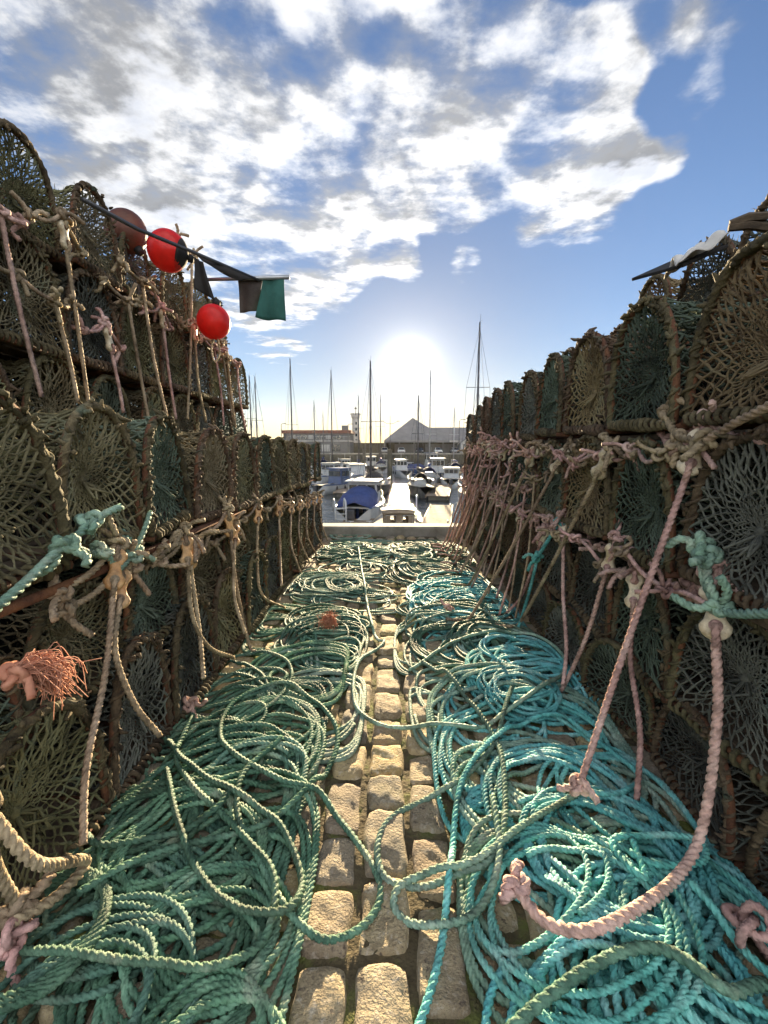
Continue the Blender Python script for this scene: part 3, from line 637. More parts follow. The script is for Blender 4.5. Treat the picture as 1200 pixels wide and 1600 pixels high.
def work_boat():
    y = 20.; t = empty('fishing_boat', (at(623, y), y + .6, WZ), R_(4), 'cream wheelhouse boat with two lit windows just below the white kerb', 'fishing boat')
    Lh, B, D = 7.0, 2.5, 1.0; hm, rg = hull_mb(Lh, B, D, .3); hm.build('hull', 'gel_cream', t); deck_mb(rg).build('deck', 'deck', t)
    top = hgt(794, y) - WZ - .2; w = .66
    wm = MB(); wm.smooth = False
    # wheelhouse built as posts and panels so its window openings are real
    f = []
    z0, z1, zs, zt = D * .9, top, D * .9 + (top - D * .9) * .40, D * .9 + (top - D * .9) * .86
    for yy in (-.6, .75):
        wm.box((0, yy, (z0 + zs) / 2), (2 * w, .05, zs - z0)); wm.box((0, yy, (zt + z1) / 2), (2 * w, .05, z1 - zt))
        for xx, ww in ((-w + .13, .26), (0, .3), (w - .13, .26)): wm.box((xx, yy, (zs + zt) / 2), (ww, .05, zt - zs))
    for sx in (-1, 1):
        wm.box((sx * (w - .025), .075, (z0 + zs) / 2), (.05, 1.3, zs - z0)); wm.box((sx * (w - .025), .075, (zt + z1) / 2), (.05, 1.3, z1 - zt))
        for yy in (-.5, .65): wm.box((sx * (w - .025), yy, (zs + zt) / 2), (.05, .2, zt - zs))
    wm.build('wheelhouse', 'varnish', t)
    r = MB(); a = np.linspace(-1, 1, 9); r.loft([[(x * (w + .1), yy, z1 + .10 * (1 - x * x) + dz) for x in a] + [(x * (w + .1), yy, z1 + dz - .03) for x in a[::-1]] for yy, dz in ((-.75, 0), (.95, 0))]); r.build('roof', 'varnish', t)
    for sx in (-.5, .5):
        fr = MB(); fr.tube([(sx * .74 - .22, -.63, zs), (sx * .74 + .22, -.63, zs), (sx * .74 + .22, -.63, zt), (sx * .74 - .22, -.63, zt)], .022, 5, closed=True); fr.build('window_frame', 'gel_white', t)
    MB().tube([(.95, 1.0, D), (.95, 1.0, D + 1.3)], .03, 6).build('post', 'alloy', t)
work_boat()
def ball_fender(p, r, m, label):
    t = empty('mooring_buoy', p, 0, label, 'buoy'); MB().ball((0, 0, 0), r, 18, 12, (1, 1, 1.08)).build('float', m, t)
    MB().tube([(0, 0, r), (0, 0, r * 1.35)], r * .22, 8).build('eye', 'gel_blue', t)
ball_fender(on_y(527.5, 766, 46), .30, 'buoy_orange', 'orange round buoy hanging by the blue wheelhouse boat')
ball_fender(on_y(519.5, 760, 46), .33, 'gel_dark', 'dark round buoy beside the orange one at the left boats')
def pontoon(pts, w, label, top=.45, n=None):
    a = np.array(pts[0]); b = np.array(pts[1]); d = b - a; Ln = np.linalg.norm(d[:2]); rz = math.atan2(d[1], d[0]) - math.pi / 2
    t = empty('pontoon', (a[0], a[1], WZ), rz, label, 'pontoon')
    m = MB(); m.smooth = False; k = int(Ln / .16)
    for i in range(k): m.box((0, (i + .5) * Ln / k, top - .02), (w, Ln / k - .015, .04 + .004 * (i % 2)))
    m.build('plank_deck', 'plank', t)
    for s in (-1, 1): MB().box((s * (w / 2 + .032), Ln / 2, top - .06), (.06, Ln, .2)).build('side_rail', 'teak', t, False)
    for i in range(max(2, int(Ln / 3.5))): MB().box((0, (i + .5) * Ln / max(2, int(Ln / 3.5)), .1), (w * .85, 1.6, .5)).build('float', 'concrete', t, False)
    for i in range(max(2, int(Ln / 4))):
        m = MB(); yy = .5 + i * (Ln - 1) / max(1, int(Ln / 4) - 1); m.tube([(w / 2 - .12, yy - .18, top + .12), (w / 2 - .12, yy + .18, top + .12)], .03, 6); m.tube([(w / 2 - .12, yy, top), (w / 2 - .12, yy, top + .12)], .035, 6); m.build('cleat', 'alloy', t)
P_ = lambda px, py: on_z(px, py, WZ + .45)
a, b = P_(681, 819), P_(690, 789); pontoon((a, b), 1.5, 'nearest planked pontoon running out beside the right creels')
a, b = P_(683, 775), P_(695, 752); pontoon((a, b), 1.9, 'sunlit pontoon beyond the near one on the right')
a, b = P_(535, 815), P_(592, 815.); pontoon((a, b), 1.6, 'crosswise pontoon with blue posts under the blue covered cruiser')
a, b = P_(535, 770), P_(575, 742); pontoon((a, b), 1.6, 'diagonal pontoon between left boats and dark yacht')
def pile(px, y, top, r, m, label, name='mooring_pile'):
    t = empty(name, (at(px, y), y, WZ), 0, label, 'post'); h = hgt(top, y) - WZ
    MB().tube([(0, 0, -1.5), (0, 0, h * .5), (0, 0, h)], [r, r * .98, r * .94], 12).build('shaft', m, t); MB().tube([(0, 0, h), (0, 0, h + r * .2), (0, 0, h + r * .6)], [r * 1.12, r * 1.1, r * .2], 12).build('cap', m if m != 'blue_post' else 'gel_white', t)
pile(558, 28, 789, .11, 'blue_post', 'left of two bright blue posts before the covered cruiser', 'pontoon_post'); pile(569, 28.5, 784, .11, 'blue_post', 'right of two bright blue posts before the covered cruiser', 'pontoon_post')
pile(609, 55, 704, .30, 'quay_wall', 'thick dark pile standing left of the sun glitter')
pile(569, 90, 703, .35, 'quay_wall', 'dark pile against the far wall behind the dark yacht')
pile(594, 97, 703, .3, 'quay_wall', 'dark pile against the far wall below the silver car')
# white ring of tubes: fender hoops at the left quay foot
t = empty('boat_ladder', (at(531, 25), 25, WZ), .3, 'white tubular ladder rails by the left creels and the kerb', 'ladder')
for s in (-1, 1): MB().tube([(s * .3, 0, 0), (s * .3, 0, 1.3), (s * .3, .15, 1.6), (s * .3, .45, 1.7), (s * .3, .6, 1.5), (s * .3, .6, 1.0)], .05, 7).build('rail', 'gel_white', t)
for k in range(4): MB().tube([(-.3, 0, .3 + .3 * k), (.3, 0, .3 + .3 * k)], .035, 6).build('rung', 'gel_white', t)
# ------------------------------------------------------------------ creels
CW, CH, CL = .42, .41, .62                    # width, height, length of one creel
def outline(t):                                # t 0..1 round the D-shaped end, starting at the bottom corner
    t = np.asarray(t, float) % 1; y = np.empty_like(t); z = np.empty_like(t)
    a = t < .72; th = t / .72 * math.pi
    y[a] = (CW / 2 - .012) * np.sign(np.cos(th[a])) * np.abs(np.cos(th[a])) ** .84
    z[a] = .03 + (CH - .045) * np.abs(np.sin(th[a])) ** .80
    u = (t[~a] - .72) / .28; y[~a] = -(CW / 2 - .012) * (1 - 2 * u); z[~a] = .03
    return y, z
def FK(k, K): return math.exp(-2.05 * k / K) if k < K else .055
def end_net(mb, x, N, K, r, depth, seed, eye=True):
    g = np.random.default_rng(seed); cy, cz = g.normal(0, .02), .19 + g.normal(0, .02)
    nodes = []
    for k in range(K + 1):
        f = FK(k, K)
        t = (np.arange(N) + .5 * (k % 2)) / N; y, z = outline(t)
        p = np.stack([np.full(N, x + depth * (1 - f) ** 1.6), cy + (y - cy) * f, cz + (z - cz) * f], -1)
        p += g.normal(0, .003, p.shape) * (.4 + f); nodes.append(p)
    A = []; B = []
    for k in range(K):
        i = np.arange(N); o = 0 if k % 2 else -1
        for d in (0, 1):
            A.append(nodes[k][i]); B.append(nodes[k + 1][(i + d + o) % N])
    A = np.vstack(A); B = np.vstack(B); M = len(A); th = r * g.uniform(.65, 1.5, M)
    fs = np.repeat(np.array([.30 + .70 * FK(k, K) for k in range(K)]), 2 * N); mb.struts(A, B, th * fs * 1.25, th * fs * .8, th * fs * 1.25, 5, .001, .0014)
    kn = np.vstack(nodes[:-1]); d = g.normal(0, 1, kn.shape); d /= np.linalg.norm(d, axis=1)[:, None]
    ks = np.repeat(np.array([.2 + .8 * FK(k, K) for k in range(K)]), N); s = (r * 1.7 * ks)[:, None]; mb.struts(kn - d * s, kn + d * s, r * .5 * ks, r * 1.7 * ks, r * .5 * ks, 5)
    # beard of weed
    w = g.integers(0, len(kn) * 2 // 3, len(kn) // 3); q = kn[w] + g.normal(0, .002, (len(w), 3)); e = q + g.normal(0, .005, q.shape) + np.array([-.003, 0, -.007])
    mb.struts(q, e, r * .55, r * .45, r * .15, 3, 0, .004)
    if eye:
        mb.ball((x + depth * .9, cy, cz), .014, 8, 6)
        for k in range(5): mb.tube([(x + depth * .9, cy, cz), (x + depth * .8 - .02, cy + g.normal(0, .02), cz - .02), (x - .02, cy + g.normal(0, .03), cz - .045 + g.normal(0, .012))], [.005, .004, .003], 5)
def side_net(mb, x0, x1, nx, N, r, seed):
    g = np.random.default_rng(seed); nodes = []
    for i in range(nx + 1):
        s = i / nx; t = np.clip((np.arange(N) + .5 * (i % 2)) / N, 0, 1) * .72; y, z = outline(t)
        sag = .022 * math.sin(math.pi * (s * 2 % 1)); c = np.stack([y, z - .19], -1); c *= (1 - sag / .2)
        nodes.append(np.stack([np.full(N, x0 + (x1 - x0) * s), c[:, 0], c[:, 1] + .19], -1) + g.normal(0, .005, (N, 3)))
    A = []; B = []
    for i in range(nx):
        k = np.arange(N - 1)
        A.append(nodes[i][k]); B.append(nodes[i + 1][k + (0 if i % 2 == 0 else 1)] if i % 2 else nodes[i + 1][k])
        A.append(nodes[i][k + 1] if i % 2 == 0 else nodes[i][k]); B.append(nodes[i + 1][k])
    A = np.vstack(A); B = np.vstack(B); th = r * g.uniform(.7, 1.5, len(A))
    mb.struts(A, B, th * 1.25, th * .85, th * 1.25, 4, .002, .003)
    kn = np.vstack(nodes); q = kn[g.integers(0, len(kn), int(len(kn) * .8))]; e = q + g.normal(0, .011, q.shape) + np.array([0, 0, .004]); mb.struts(q, e, r * .55, r * .45, r * .15, 3, 0, .004)
def hoop_path(x, n=90, sc=1.0):
    y, z = outline(np.linspace(0, .72, n)); return np.stack([np.full(n, x), y * sc, .19 + (z - .19) * sc], -1)
def lace(mb, path, turns, hr, r, seed, n=5):
    g = np.random.default_rng(seed); P = resample(path, .004); N = len(P)
    T = np.gradient(P, axis=0); T /= np.linalg.norm(T, axis=1)[:, None]; X = np.array([1., 0, 0]); W = np.cross(T, X)
    a = np.linspace(0, turns * 2 * math.pi, N) + .5 * wob(N, 5, 1, seed); h = hr * (1 + .28 * wob(N, 9, .8, seed + 1))
    mb.tube(P + np.cos(a)[:, None] * X * h[:, None] + np.sin(a)[:, None] * W * h[:, None], r * (1 + .25 * wob(N, 12, .7, seed + 2)), n)
CREEL_MESH = []
def creel_meshes(seed):
    g = np.random.default_rng(seed); parts = []
    f = MB()
    for y in (-CW / 2 + .012, CW / 2 - .012): f.tube([(-.012, y, .02), (CL + .012, y, .02)], .011, 7)
    for x in (0, CL / 2, CL): f.tube([(x, -CW / 2 + .006, .02), (x, CW / 2 - .006, .02)], .011, 7)
    parts.append(('base_frame', f.mesh('creel_base'), 'rust'))
    s = MB(); s.smooth = False
    for k in range(6): s.box((.05 + k * (CL - .1) / 5, 0, .036), (.085, CW - .04, .014), rz=g.normal(0, .03))
    parts.append(('slat_floor', s.mesh('creel_floor'), 'old_wood'))
    for x in (0, CL / 2, CL):
        h = MB(); h.tube(hoop_path(x, 40), .011, 7); parts.append(('hoop', h.mesh('creel_hoop'), 'rust'))
    l = MB(); hp0 = resample(hoop_path(-.004, 120), .006); n0 = len(hp0)
    hp0 = hp0 + np.stack([wob(n0, 14, .0022, seed + 31), wob(n0, 14, .003, seed + 32), wob(n0, 14, .003, seed + 33)], -1)
    l.tube(hp0, .0125 * (1 + .16 * wob(n0, 24, .8, seed + 3)), 9, prof=np.cos((np.arange(9) * 2 * math.pi / 9 + math.pi / 3) % (2 * math.pi / 3) - math.pi / 3) ** .8, twist=np.arange(n0) * .006 * 2 * math.pi / .085 + wob(n0, 6, .6, seed + 4))
    lace(l, hoop_path(-.004, 90), 17 + g.integers(0, 5), .0122, .0042, seed + 34, 5)
    bar = np.stack([np.full(20, -.008), np.linspace(-CW / 2 + .02, CW / 2 - .02, 20), np.full(20, .026)], -1); lace(l, bar, 13, .014, .0075, seed + 8, 5)
    # loose lumps of rope end and weed in the lacing
    hp = hoop_path(-.01, 200)
    for k in range(34):
        c = hp[g.integers(4, 196)] + g.normal(0, .006, 3); e = c + np.array([-.008, 0, 0]) + g.normal(0, .011, 3); l.tube([c, (c + e) / 2 + g.normal(0, .004, 3), e], [.006, .0065, .003], 6)
    parts.append(('rope_lacing', l.mesh('creel_lacing'), 'lacing'))
    l = MB(); lace(l, hoop_path(CL, 60), 24, .014, .008, seed + 5, 4); lace(l, hoop_path(CL / 2, 60), 22, .014, .008, seed + 6, 4); parts.append(('rear_lacing', l.mesh('creel_rear_lacing'), 'lacing'))
    m = MB(); end_net(m, 0, 36, 13, .0034, .045, seed + 11); parts.append(('end_netting', m.mesh('creel_end_net'), 'net'))
    m = MB(); side_net(m, 0, CL, 20, 34, .003, seed + 12); parts.append(('side_netting', m.mesh('creel_side_net'), 'net'))
    m = MB(); end_net(m, CL * .42, 30, 9, .0034, -.07, seed + 13, False); parts.append(('inner_netting', m.mesh('creel_inner_net'), 'net_shade'))  # inner net added to darken the inside, coloured as shade
    m = MB(); end_net(m, CL - .005, 30, 9, .0032, -.05, seed + 14, False); parts.append(('rear_netting', m.mesh('creel_rear_net'), 'net'))
    return parts
for k in range(6):
    pts = creel_meshes(100 + 37 * k); out = []
    for nm, me, mm in pts: me.materials.append(MT[mm]); out.append((nm, me))
    CREEL_MESH.append(out)
def creel(x, y0, y1, z, side, label, group, zs=1., tilt=0., k=None):
    """side -1: left stack (end faces +X), +1: right stack (end faces -X)"""
    t = empty('creel', (x, (y0 + y1) / 2, z), (math.pi if side < 0 else 0.) + rnd.gauss(0, .07), label, 'creel', group)
    t.rotation_euler[1] = tilt + rnd.gauss(0, .02); t.rotation_euler[0] = rnd.gauss(0, .035)
    t.scale = (1, (y1 - y0) / CW * .985, zs)
    netm = rnd.choice(['net', 'net', 'net_green', 'net_grey'] if side < 0 else ['net_green', 'net_green', 'net_grey', 'net_grey', 'net_brown'])
    for nm, me in CREEL_MESH[rnd.randrange(6) if k is None else k]:
        o = bpy.data.objects.new(nm, me); C.objects.link(o); o.parent = t
        if nm in ('end_netting', 'side_netting') and netm != 'net': o.material_slots[0].link = 'OBJECT'; o.material_slots[0].material = MT[netm]
    return t
EL = [.67, 1.09, 1.45, 1.86, 2.27, 2.68, 3.09, 3.50, 3.90, 4.28, 4.64, 5.0]
ER = [.47, .88, 1.30, 1.72, 2.16, 2.58, 3.0, 3.42, 3.82, 4.22, 4.60, 4.98]
G = 'creels stacked along the {} side of the cobbles'
def tier(E, x, z, side, words, dx=0., shift=0., zs=1., y_min=0., jx=.014, jz=.006, skip=()):
    n = 0; sd_ = 'left' if side < 0 else 'right'
    for i in range(len(E) - 1):
        y0, y1 = E[i] + shift, E[i + 1] + shift
        if y0 < y_min or i in skip: continue
        zz = z(y0) if callable(z) else z; creel(x + rnd.gauss(0, jx), y0, y1, zz + rnd.gauss(0, jz), side, f'netted creel, {ordn(n)} from the near end, {words}, {sd_} stack' if n else f'netted creel at the near end, {words}, {sd_} stack', G.format(sd_), zs(y0) if callable(zs) else zs)
        n += 1
# left: floor tier, second, third in front; taller row behind
tier(EL, -.775, .0, -1, 'floor tier', zs=1.06, shift=.05)
tier(EL, -.835, lambda y: .335 - .012 * max(0, y - 1), -1, 'middle front tier', zs=.80, shift=-.14)
tier(EL, -.80, lambda y: .70 - .016 * max(0, y - 1), -1, 'upper front tier', zs=lambda y: 1.04 - .012 * y)
EB = [.80, 1.24, 1.68, 2.10, 2.52, 2.94, 3.36, 3.78, 4.20, 4.60]
for j, (z, w) in enumerate(((.02, 'lowest back tier'), (.46, 'second back tier'), (.91, 'third back tier'), (1.37, 'fourth back tier'), (1.82, 'topmost back tier'))):
    E = EB if j < 4 else EB[:-1]
    tier(E, -1.46 + .02 * (j % 2), z, -1, w, shift=.06 * (j % 3), zs=(1.08, 1.1, 1.14, 1.13, 1.03)[j])
# right
tier(ER, .83, .0, 1, 'floor tier', zs=.72, shift=.1)
tier(ER, .85, .235, 1, 'second front tier', zs=.94)
tier(ER, .80, .64, 1, 'third front tier', zs=.98, shift=-.05)
tier(ER, .80, 1.045, 1, 'topmost front tier', zs=lambda y: 1.0 if y < 3.6 else 1.0 - .24 * (y - 3.6))
for j, (z, w) in enumerate(((.02, 'lowest back tier'), (.50, 'second back tier'), (.98, 'third back tier'), (lambda y: 1.50 if y < 2.9 else 1.42 - .08 * max(0, y - 3.6), 'topmost back tier'))):
    tier(ER, 1.46 + .02 * (j % 2), z, 1, w, shift=.05 * (j % 3) - .03, zs=1.08 if j < 3 else (lambda y: 1.15 if y < 2.9 else .95))
# rusty rails and boards lying between the tiers
def rail(p, q, r, m, label, name='rusty_bar', cat='bar', n=8):
    c = [(a + b) / 2 for a, b in zip(p, q)]
    mb = MB(); mb.tube([p, (c[0], c[1], c[2] - .008), q], r, n); return tag(mb.build(name, m), label, cat)
rail((-.79, .7, .672), (-.80, 2.6, .675), .012, 'rust', 'rusty bar along the left stack under its upper front tier')
rail((-.815, 1.9, .69), (-.80, 4.9, .685), .011, 'rust', 'rusty bar continuing along the far half of the left stack')
for i, (z, lab) in enumerate(((.615, 'weathered plank along the right stack above its second tier'), (1.03, 'weathered plank along the right stack under its topmost front tier'))):
    b = MB(); b.box((.86, 2.7, z + .004), (.09, 4.3, .016)); tag(b.build('plank', 'old_wood', smooth=False), lab, 'plank')
# ------------------------------------------------------------------ ropes on the ground
HX0, HY0, HC = -1.0, .2, .01
HF = np.zeros((200, 540))
def hmax(x, y, rad=1):
    i = np.clip(((x - HX0) / HC).astype(int), rad, HF.shape[0] - 1 - rad); j = np.clip(((y - HY0) / HC).astype(int), rad, HF.shape[1] - 1 - rad)
    h = HF[i, j].copy()
    for a in range(-rad, rad + 1):
        for b in range(-rad, rad + 1): h = np.maximum(h, HF[i + a, j + b])
    return h, i, j
def lay(xy, R, settle=.33, soft=7, step=.01):
    """drop a rope along xy on what already lies there; returns its 3-D path"""
    h, i, j = hmax(xy[:, 0], xy[:, 1]); z = h + R
    k = max(1, int(.025 / step)); zz = z.copy()
    for a in range(-k, k + 1): zz = np.maximum(zz, np.roll(z, a)) if 0 else np.maximum(zz, np.concatenate([z[max(0, a):], np.full(max(0, a), 0)])[:len(z)] if a >= 0 else np.concatenate([np.full(-a, 0), z])[:len(z)])
    kk = max(2, int(.05 / step)); ker = np.hanning(2 * kk + 3)[1:-1]; ker /= ker.sum()
    zs = np.convolve(np.pad(zz, kk, 'edge'), ker, 'valid')
    top = zs + R * (2 * settle - 1)
    for a in (-1, 0, 1):
        for b in (-1, 0, 1): np.maximum.at(HF, (np.clip(i + a, 0, HF.shape[0] - 1), np.clip(j + b, 0, HF.shape[1] - 1)), top)
    return np.column_stack([xy, zs])
def coil(cx, cy, rx, ry, ang, loops, drift, step, g, wild=.15):
    n = int(loops * 2 * math.pi * (rx + ry) / 2 / step); th = np.linspace(0, loops * 2 * math.pi, n) * g.choice([-1, 1]) + g.uniform(0, 6.3)
    def sm(k, a):
        y = np.zeros(n); u = np.linspace(0, loops, n)
        for f in range(1, k + 1): y += g.normal() / f ** .7 * np.sin(u * 2 * math.pi * f * .31 + g.uniform(0, 6.3))
        return y * a
    rr = 1 + sm(5, wild)
    X = rx * rr * np.cos(th) + sm(3, drift * .5); Y = ry * rr * np.sin(th) + sm(3, drift)
    return np.column_stack([cx + X * math.cos(ang) - Y * math.sin(ang), cy + X * math.sin(ang) + Y * math.cos(ang)])
def clampx(P, lo, hi):
    x = P[:, 0]; w = g.uniform(.10, .24); lo = lo - g.uniform(-.02, .08) * (lo > -.5); hi = hi + g.uniform(-.02, .08) * (hi < .5)
    x = np.where(x > hi - w, hi - w + w * np.tanh((x - hi + w) / w), x); x = np.where(x < lo + w, lo + w + w * np.tanh((x - lo - w) / w), x)
    return np.column_stack([x, P[:, 1]])
g = np.random.default_rng(23)
def floor_rope(xy, m, label, group, near, R=None):
    R = R or .0083 * g.uniform(.88, 1.1); step = .0075 if near == 2 else (.010 if near == 1 else .014)
    xy = resample(xy, step); xy[:, 1] = np.clip(xy[:, 1], .3, QY - .2)
    P = lay(xy, R, step=step)
    mb = MB(); mb.rope(P, R, .047 * R / .0087, 12 if near == 2 else (9 if near == 1 else 6), 1)
    return tag(mb.build('rope', m), label, 'rope', group)
WORD = {'rope_green': 'dull green', 'rope_teal': 'turquoise', 'rope_pale': 'pale sage green'}
SPOT = {('l', 2): 'in the nearest loops of the left pile', ('l', 1): 'coiled halfway along the left pile', ('l', 0): 'looped at the quay end left of the cobbles',
        ('r', 2): 'in the nearest heap of the right pile', ('r', 1): 'coiled halfway along the right pile', ('r', 0): 'looped at the quay end right of the cobbles'}
def rope_words(side, near, m): return f'{WORD[m]} twisted rope {SPOT[side, near]}', f'{WORD[m]} ropes {SPOT[side, near]}'
def pile_of(side, near, count, y0, y1, xin, xout, rr, loops, m, wild=.10):
    for c in range(count):
        y = y0 + (y1 - y0) * ((c + .5) / count + g.uniform(-.5, .5) / 2); u = g.uniform(0, 1) ** .9
        r = g.uniform(*rr); x = xin + (xout - xin) * (.18 + .72 * u)
        P = coil(x, y, r * g.uniform(.9, 1.25), r * g.uniform(.85, 1.25), g.uniform(-.8, .8), g.uniform(*loops), r * g.uniform(.18, .6), .01, g, wild)
        lo, hi = (min(xin, xout), max(xin, xout))
        P = clampx(P, lo, hi); mm = m if isinstance(m, str) else m[g.integers(0, len(m))]; floor_rope(P, mm, *rope_words(side, near, mm), near)
# far first, near last, so that nearer loops lie over farther ones
pile_of('l', 0, 17, 5.0, 2.9, .06, -.74, (.14, .26), (4, 7), ['rope_pale', 'rope_pale', 'rope_green'])
pile_of('r', 0, 17, 5.0, 2.9, -.02, .74, (.14, .26), (4, 7), ['rope_pale', 'rope_pale', 'rope_green'])
pile_of('l', 1, 15, 3.1, 1.75, -.12, -.76, (.12, .24), (4, 7), ['rope_green', 'rope_green', 'rope_pale'])
pile_of('r', 1, 18, 3.1, 1.85, .08, .76, (.13, .25), (4, 7), ['rope_teal', 'rope_green', 'rope_pale', 'rope_teal'])
pile_of('l', 2, 13, 1.75, .62, -.23, -.80, (.12, .26), (3, 6), ['rope_green', 'rope_green', 'rope_green', 'rope_pale'], .13)
pile_of('r', 2, 18, 1.85, .62, .12, .82, (.12, .27), (4, 7), ['rope_teal', 'rope_teal', 'rope_teal', 'rope_pale'], .10)
for (x, y, r, sd_) in ((-.42, .74, .17, 'l'), (-.6, .86, .15, 'l'), (-.66, 1.05, .13, 'l'), (-.50, .98, .16, 'l'), (-.36, .80, .13, 'l'), (-.55, .66, .16, 'l'), (-.70, .78, .12, 'l'), (-.30, .60, .11, 'l'), (.42, .66, .17, 'r'), (.62, .78, .16, 'r'), (.5, .98, .2, 'r'), (.36, .86, .17, 'r')):
    floor_rope(coil(x, y, r, r * .95, g.uniform(-1, 1), 5.5, r * .3, .008, g, .08), 'rope_green' if sd_ == 'l' else 'rope_teal', *rope_words(sd_, 2, 'rope_green' if sd_ == 'l' else 'rope_teal'), 2)
# big single loops on top, following the photograph
def traced(pts, m, label, z=.07, near=2, R=.0092, grp=None):
    P = np.array([on_z(px, py, z)[:2] for px, py in pts]); P = spline(P, .02); return floor_rope(P, m, label, grp, near, R)
traced([(120, 1390), (250, 1320), (420, 1270), (510, 1180), (522, 1110), (450, 1060), (370, 1085), (345, 1150), (420, 1205), (500, 1225), (560, 1285), (595, 1350), (570, 1405), (500, 1430), (440, 1390), (400, 1320), (370, 1260), (385, 1200), (440, 1150)], 'rope_green', 'green rope whose widest loop swings out over the bare cobbles')
traced([(15, 1465), (120, 1485), (250, 1497), (360, 1485), (420, 1430), (425, 1350), (370, 1290), (300, 1230), (275, 1165), (300, 1100), (260, 1060)], 'rope_green', 'green rope running level across the lower left corner then up')
traced([(180, 1230), (135, 1260), (150, 1310), (240, 1300), (330, 1275), (360, 1240)], 'rope_green', 'green rope arc close by the left creels')
traced([(260, 1200), (280, 1290), (330, 1380), (400, 1415), (455, 1405), (470, 1340), (430, 1270), (360, 1240), (290, 1190), (240, 1110)], 'rope_green', 'green rope hanging in a long bow beside the widest loop')
traced([(560, 850), (580, 960), (600, 985), (560, 1020), (555, 1080), (600, 1110), (680, 1115), (760, 1115), (840, 1080), (885, 1030), (840, 990), (780, 985), (700, 1000), (640, 1030)], 'rope_pale', 'pale green rope crossing the strip of cobbles halfway', near=1)
traced([(800, 1075), (770, 1150), (720, 1200), (620, 1240), (590, 1290), (610, 1345), (700, 1345), (770, 1330), (790, 1240), (770, 1130), (700, 1050), (660, 1020)], 'rope_pale', 'pale rope loop lying over the left edge of the turquoise heap')
traced([(640, 1590), (665, 1530), (690, 1440), (705, 1330), (725, 1200), (790, 1130), (880, 1110), (960, 1160), (1000, 1200), (960, 1230), (880, 1215)], 'rope_teal', 'turquoise rope running down the inner edge of the right heap')
traced([(905, 1230), (820, 1285), (740, 1340), (640, 1345), (615, 1380), (660, 1410), (740, 1400), (780, 1340), (770, 1240)], 'rope_pale', 'grey green rope tied on below the small pink knot')
traced([(780, 1590), (860, 1540), (960, 1500), (1040, 1500), (1090, 1530), (1140, 1560), (1195, 1520)], 'rope_green', 'thick dark green rope across the lower right corner', R=.0115)
traced([(1075, 1385), (1120, 1430), (1180, 1490), (1240, 1540)], 'rope_teal', 'turquoise rope dropping to the lower right edge')
traced([(990, 1290), (1010, 1350), (960, 1290), (1090, 1280), (1100, 1320), (1030, 1330), (985, 1310)], 'rope_teal', 'turquoise rope loop standing against the right creels', z=.12)
# ------------------------------------------------------------------ knots, toggles and hanging ropes
def knot_mb(mb, c, s, R, seed, tails=2, tl=.05, n=8):
    g = np.random.default_rng(seed); t = np.linspace(0, 2 * math.pi, 64)[:-1]
    A = np.array(Matrix.Rotation(g.uniform(0, 6.3), 3, Vector(g.normal(0, 1, 3)).normalized()))
    P = np.stack([(np.sin(t) + 2 * np.sin(2 * t)), (np.cos(t) - 2 * np.cos(2 * t)), -np.sin(3 * t) * 1.2], -1) * s / 3
    P = P @ A.T + np.array(c); mb.rope(P, R, .05, n, 1, closed=True)
    for k in range(tails):
        d = g.normal(0, 1, 3); d /= np.linalg.norm(d); e = np.array(c) + d * s * .6
        Q = spline([e, e + d * tl * .5 + g.normal(0, .008, 3), e + d * tl + np.array([0, 0, -.01]) + g.normal(0, .012, 3)], .008); mb.rope(Q, R, .05, n)
def toggle_mb(c, d, up, ln=.12, w=.058):
    """dog-bone toggle with a hole at each end, lying along d, flat face along up"""
    d = np.array(d) / np.linalg.norm(d); up = np.array(up, float); up -= d * (up @ d); up /= np.linalg.norm(up); s = np.cross(d, up)
    n = 28; a = np.arange(n) * 2 * math.pi / n; m = MB(); h = ln / 2 - w / 2
    def prof(sc):
        P = []
        for q in a:
            # two lobes joined by a waist
            y = math.cos(q); x = math.sin(q)
            ly = (h + w / 2 * sc) * np.sign(y) * abs(y) ** .8; wd = w / 2 * sc * (.50 + .50 * min(1, abs(ly) / h) ** 2)
            if abs(ly) > h: wd = math.sqrt(max(0, (w / 2 * sc) ** 2 - (abs(ly) - h) ** 2))
            P.append((np.sign(x) * wd if abs(x) > 1e-6 else 0., ly))
        return P
    rings = []
    for sc, hz in ((.72, -.012), (.95, -.008), (1., 0), (.95, .008), (.72, .012)):
        rings.append([np.array(c) + s * x + d * y + up * hz for x, y in prof(sc)])
    m.loft(rings); return m, d, s, up, h
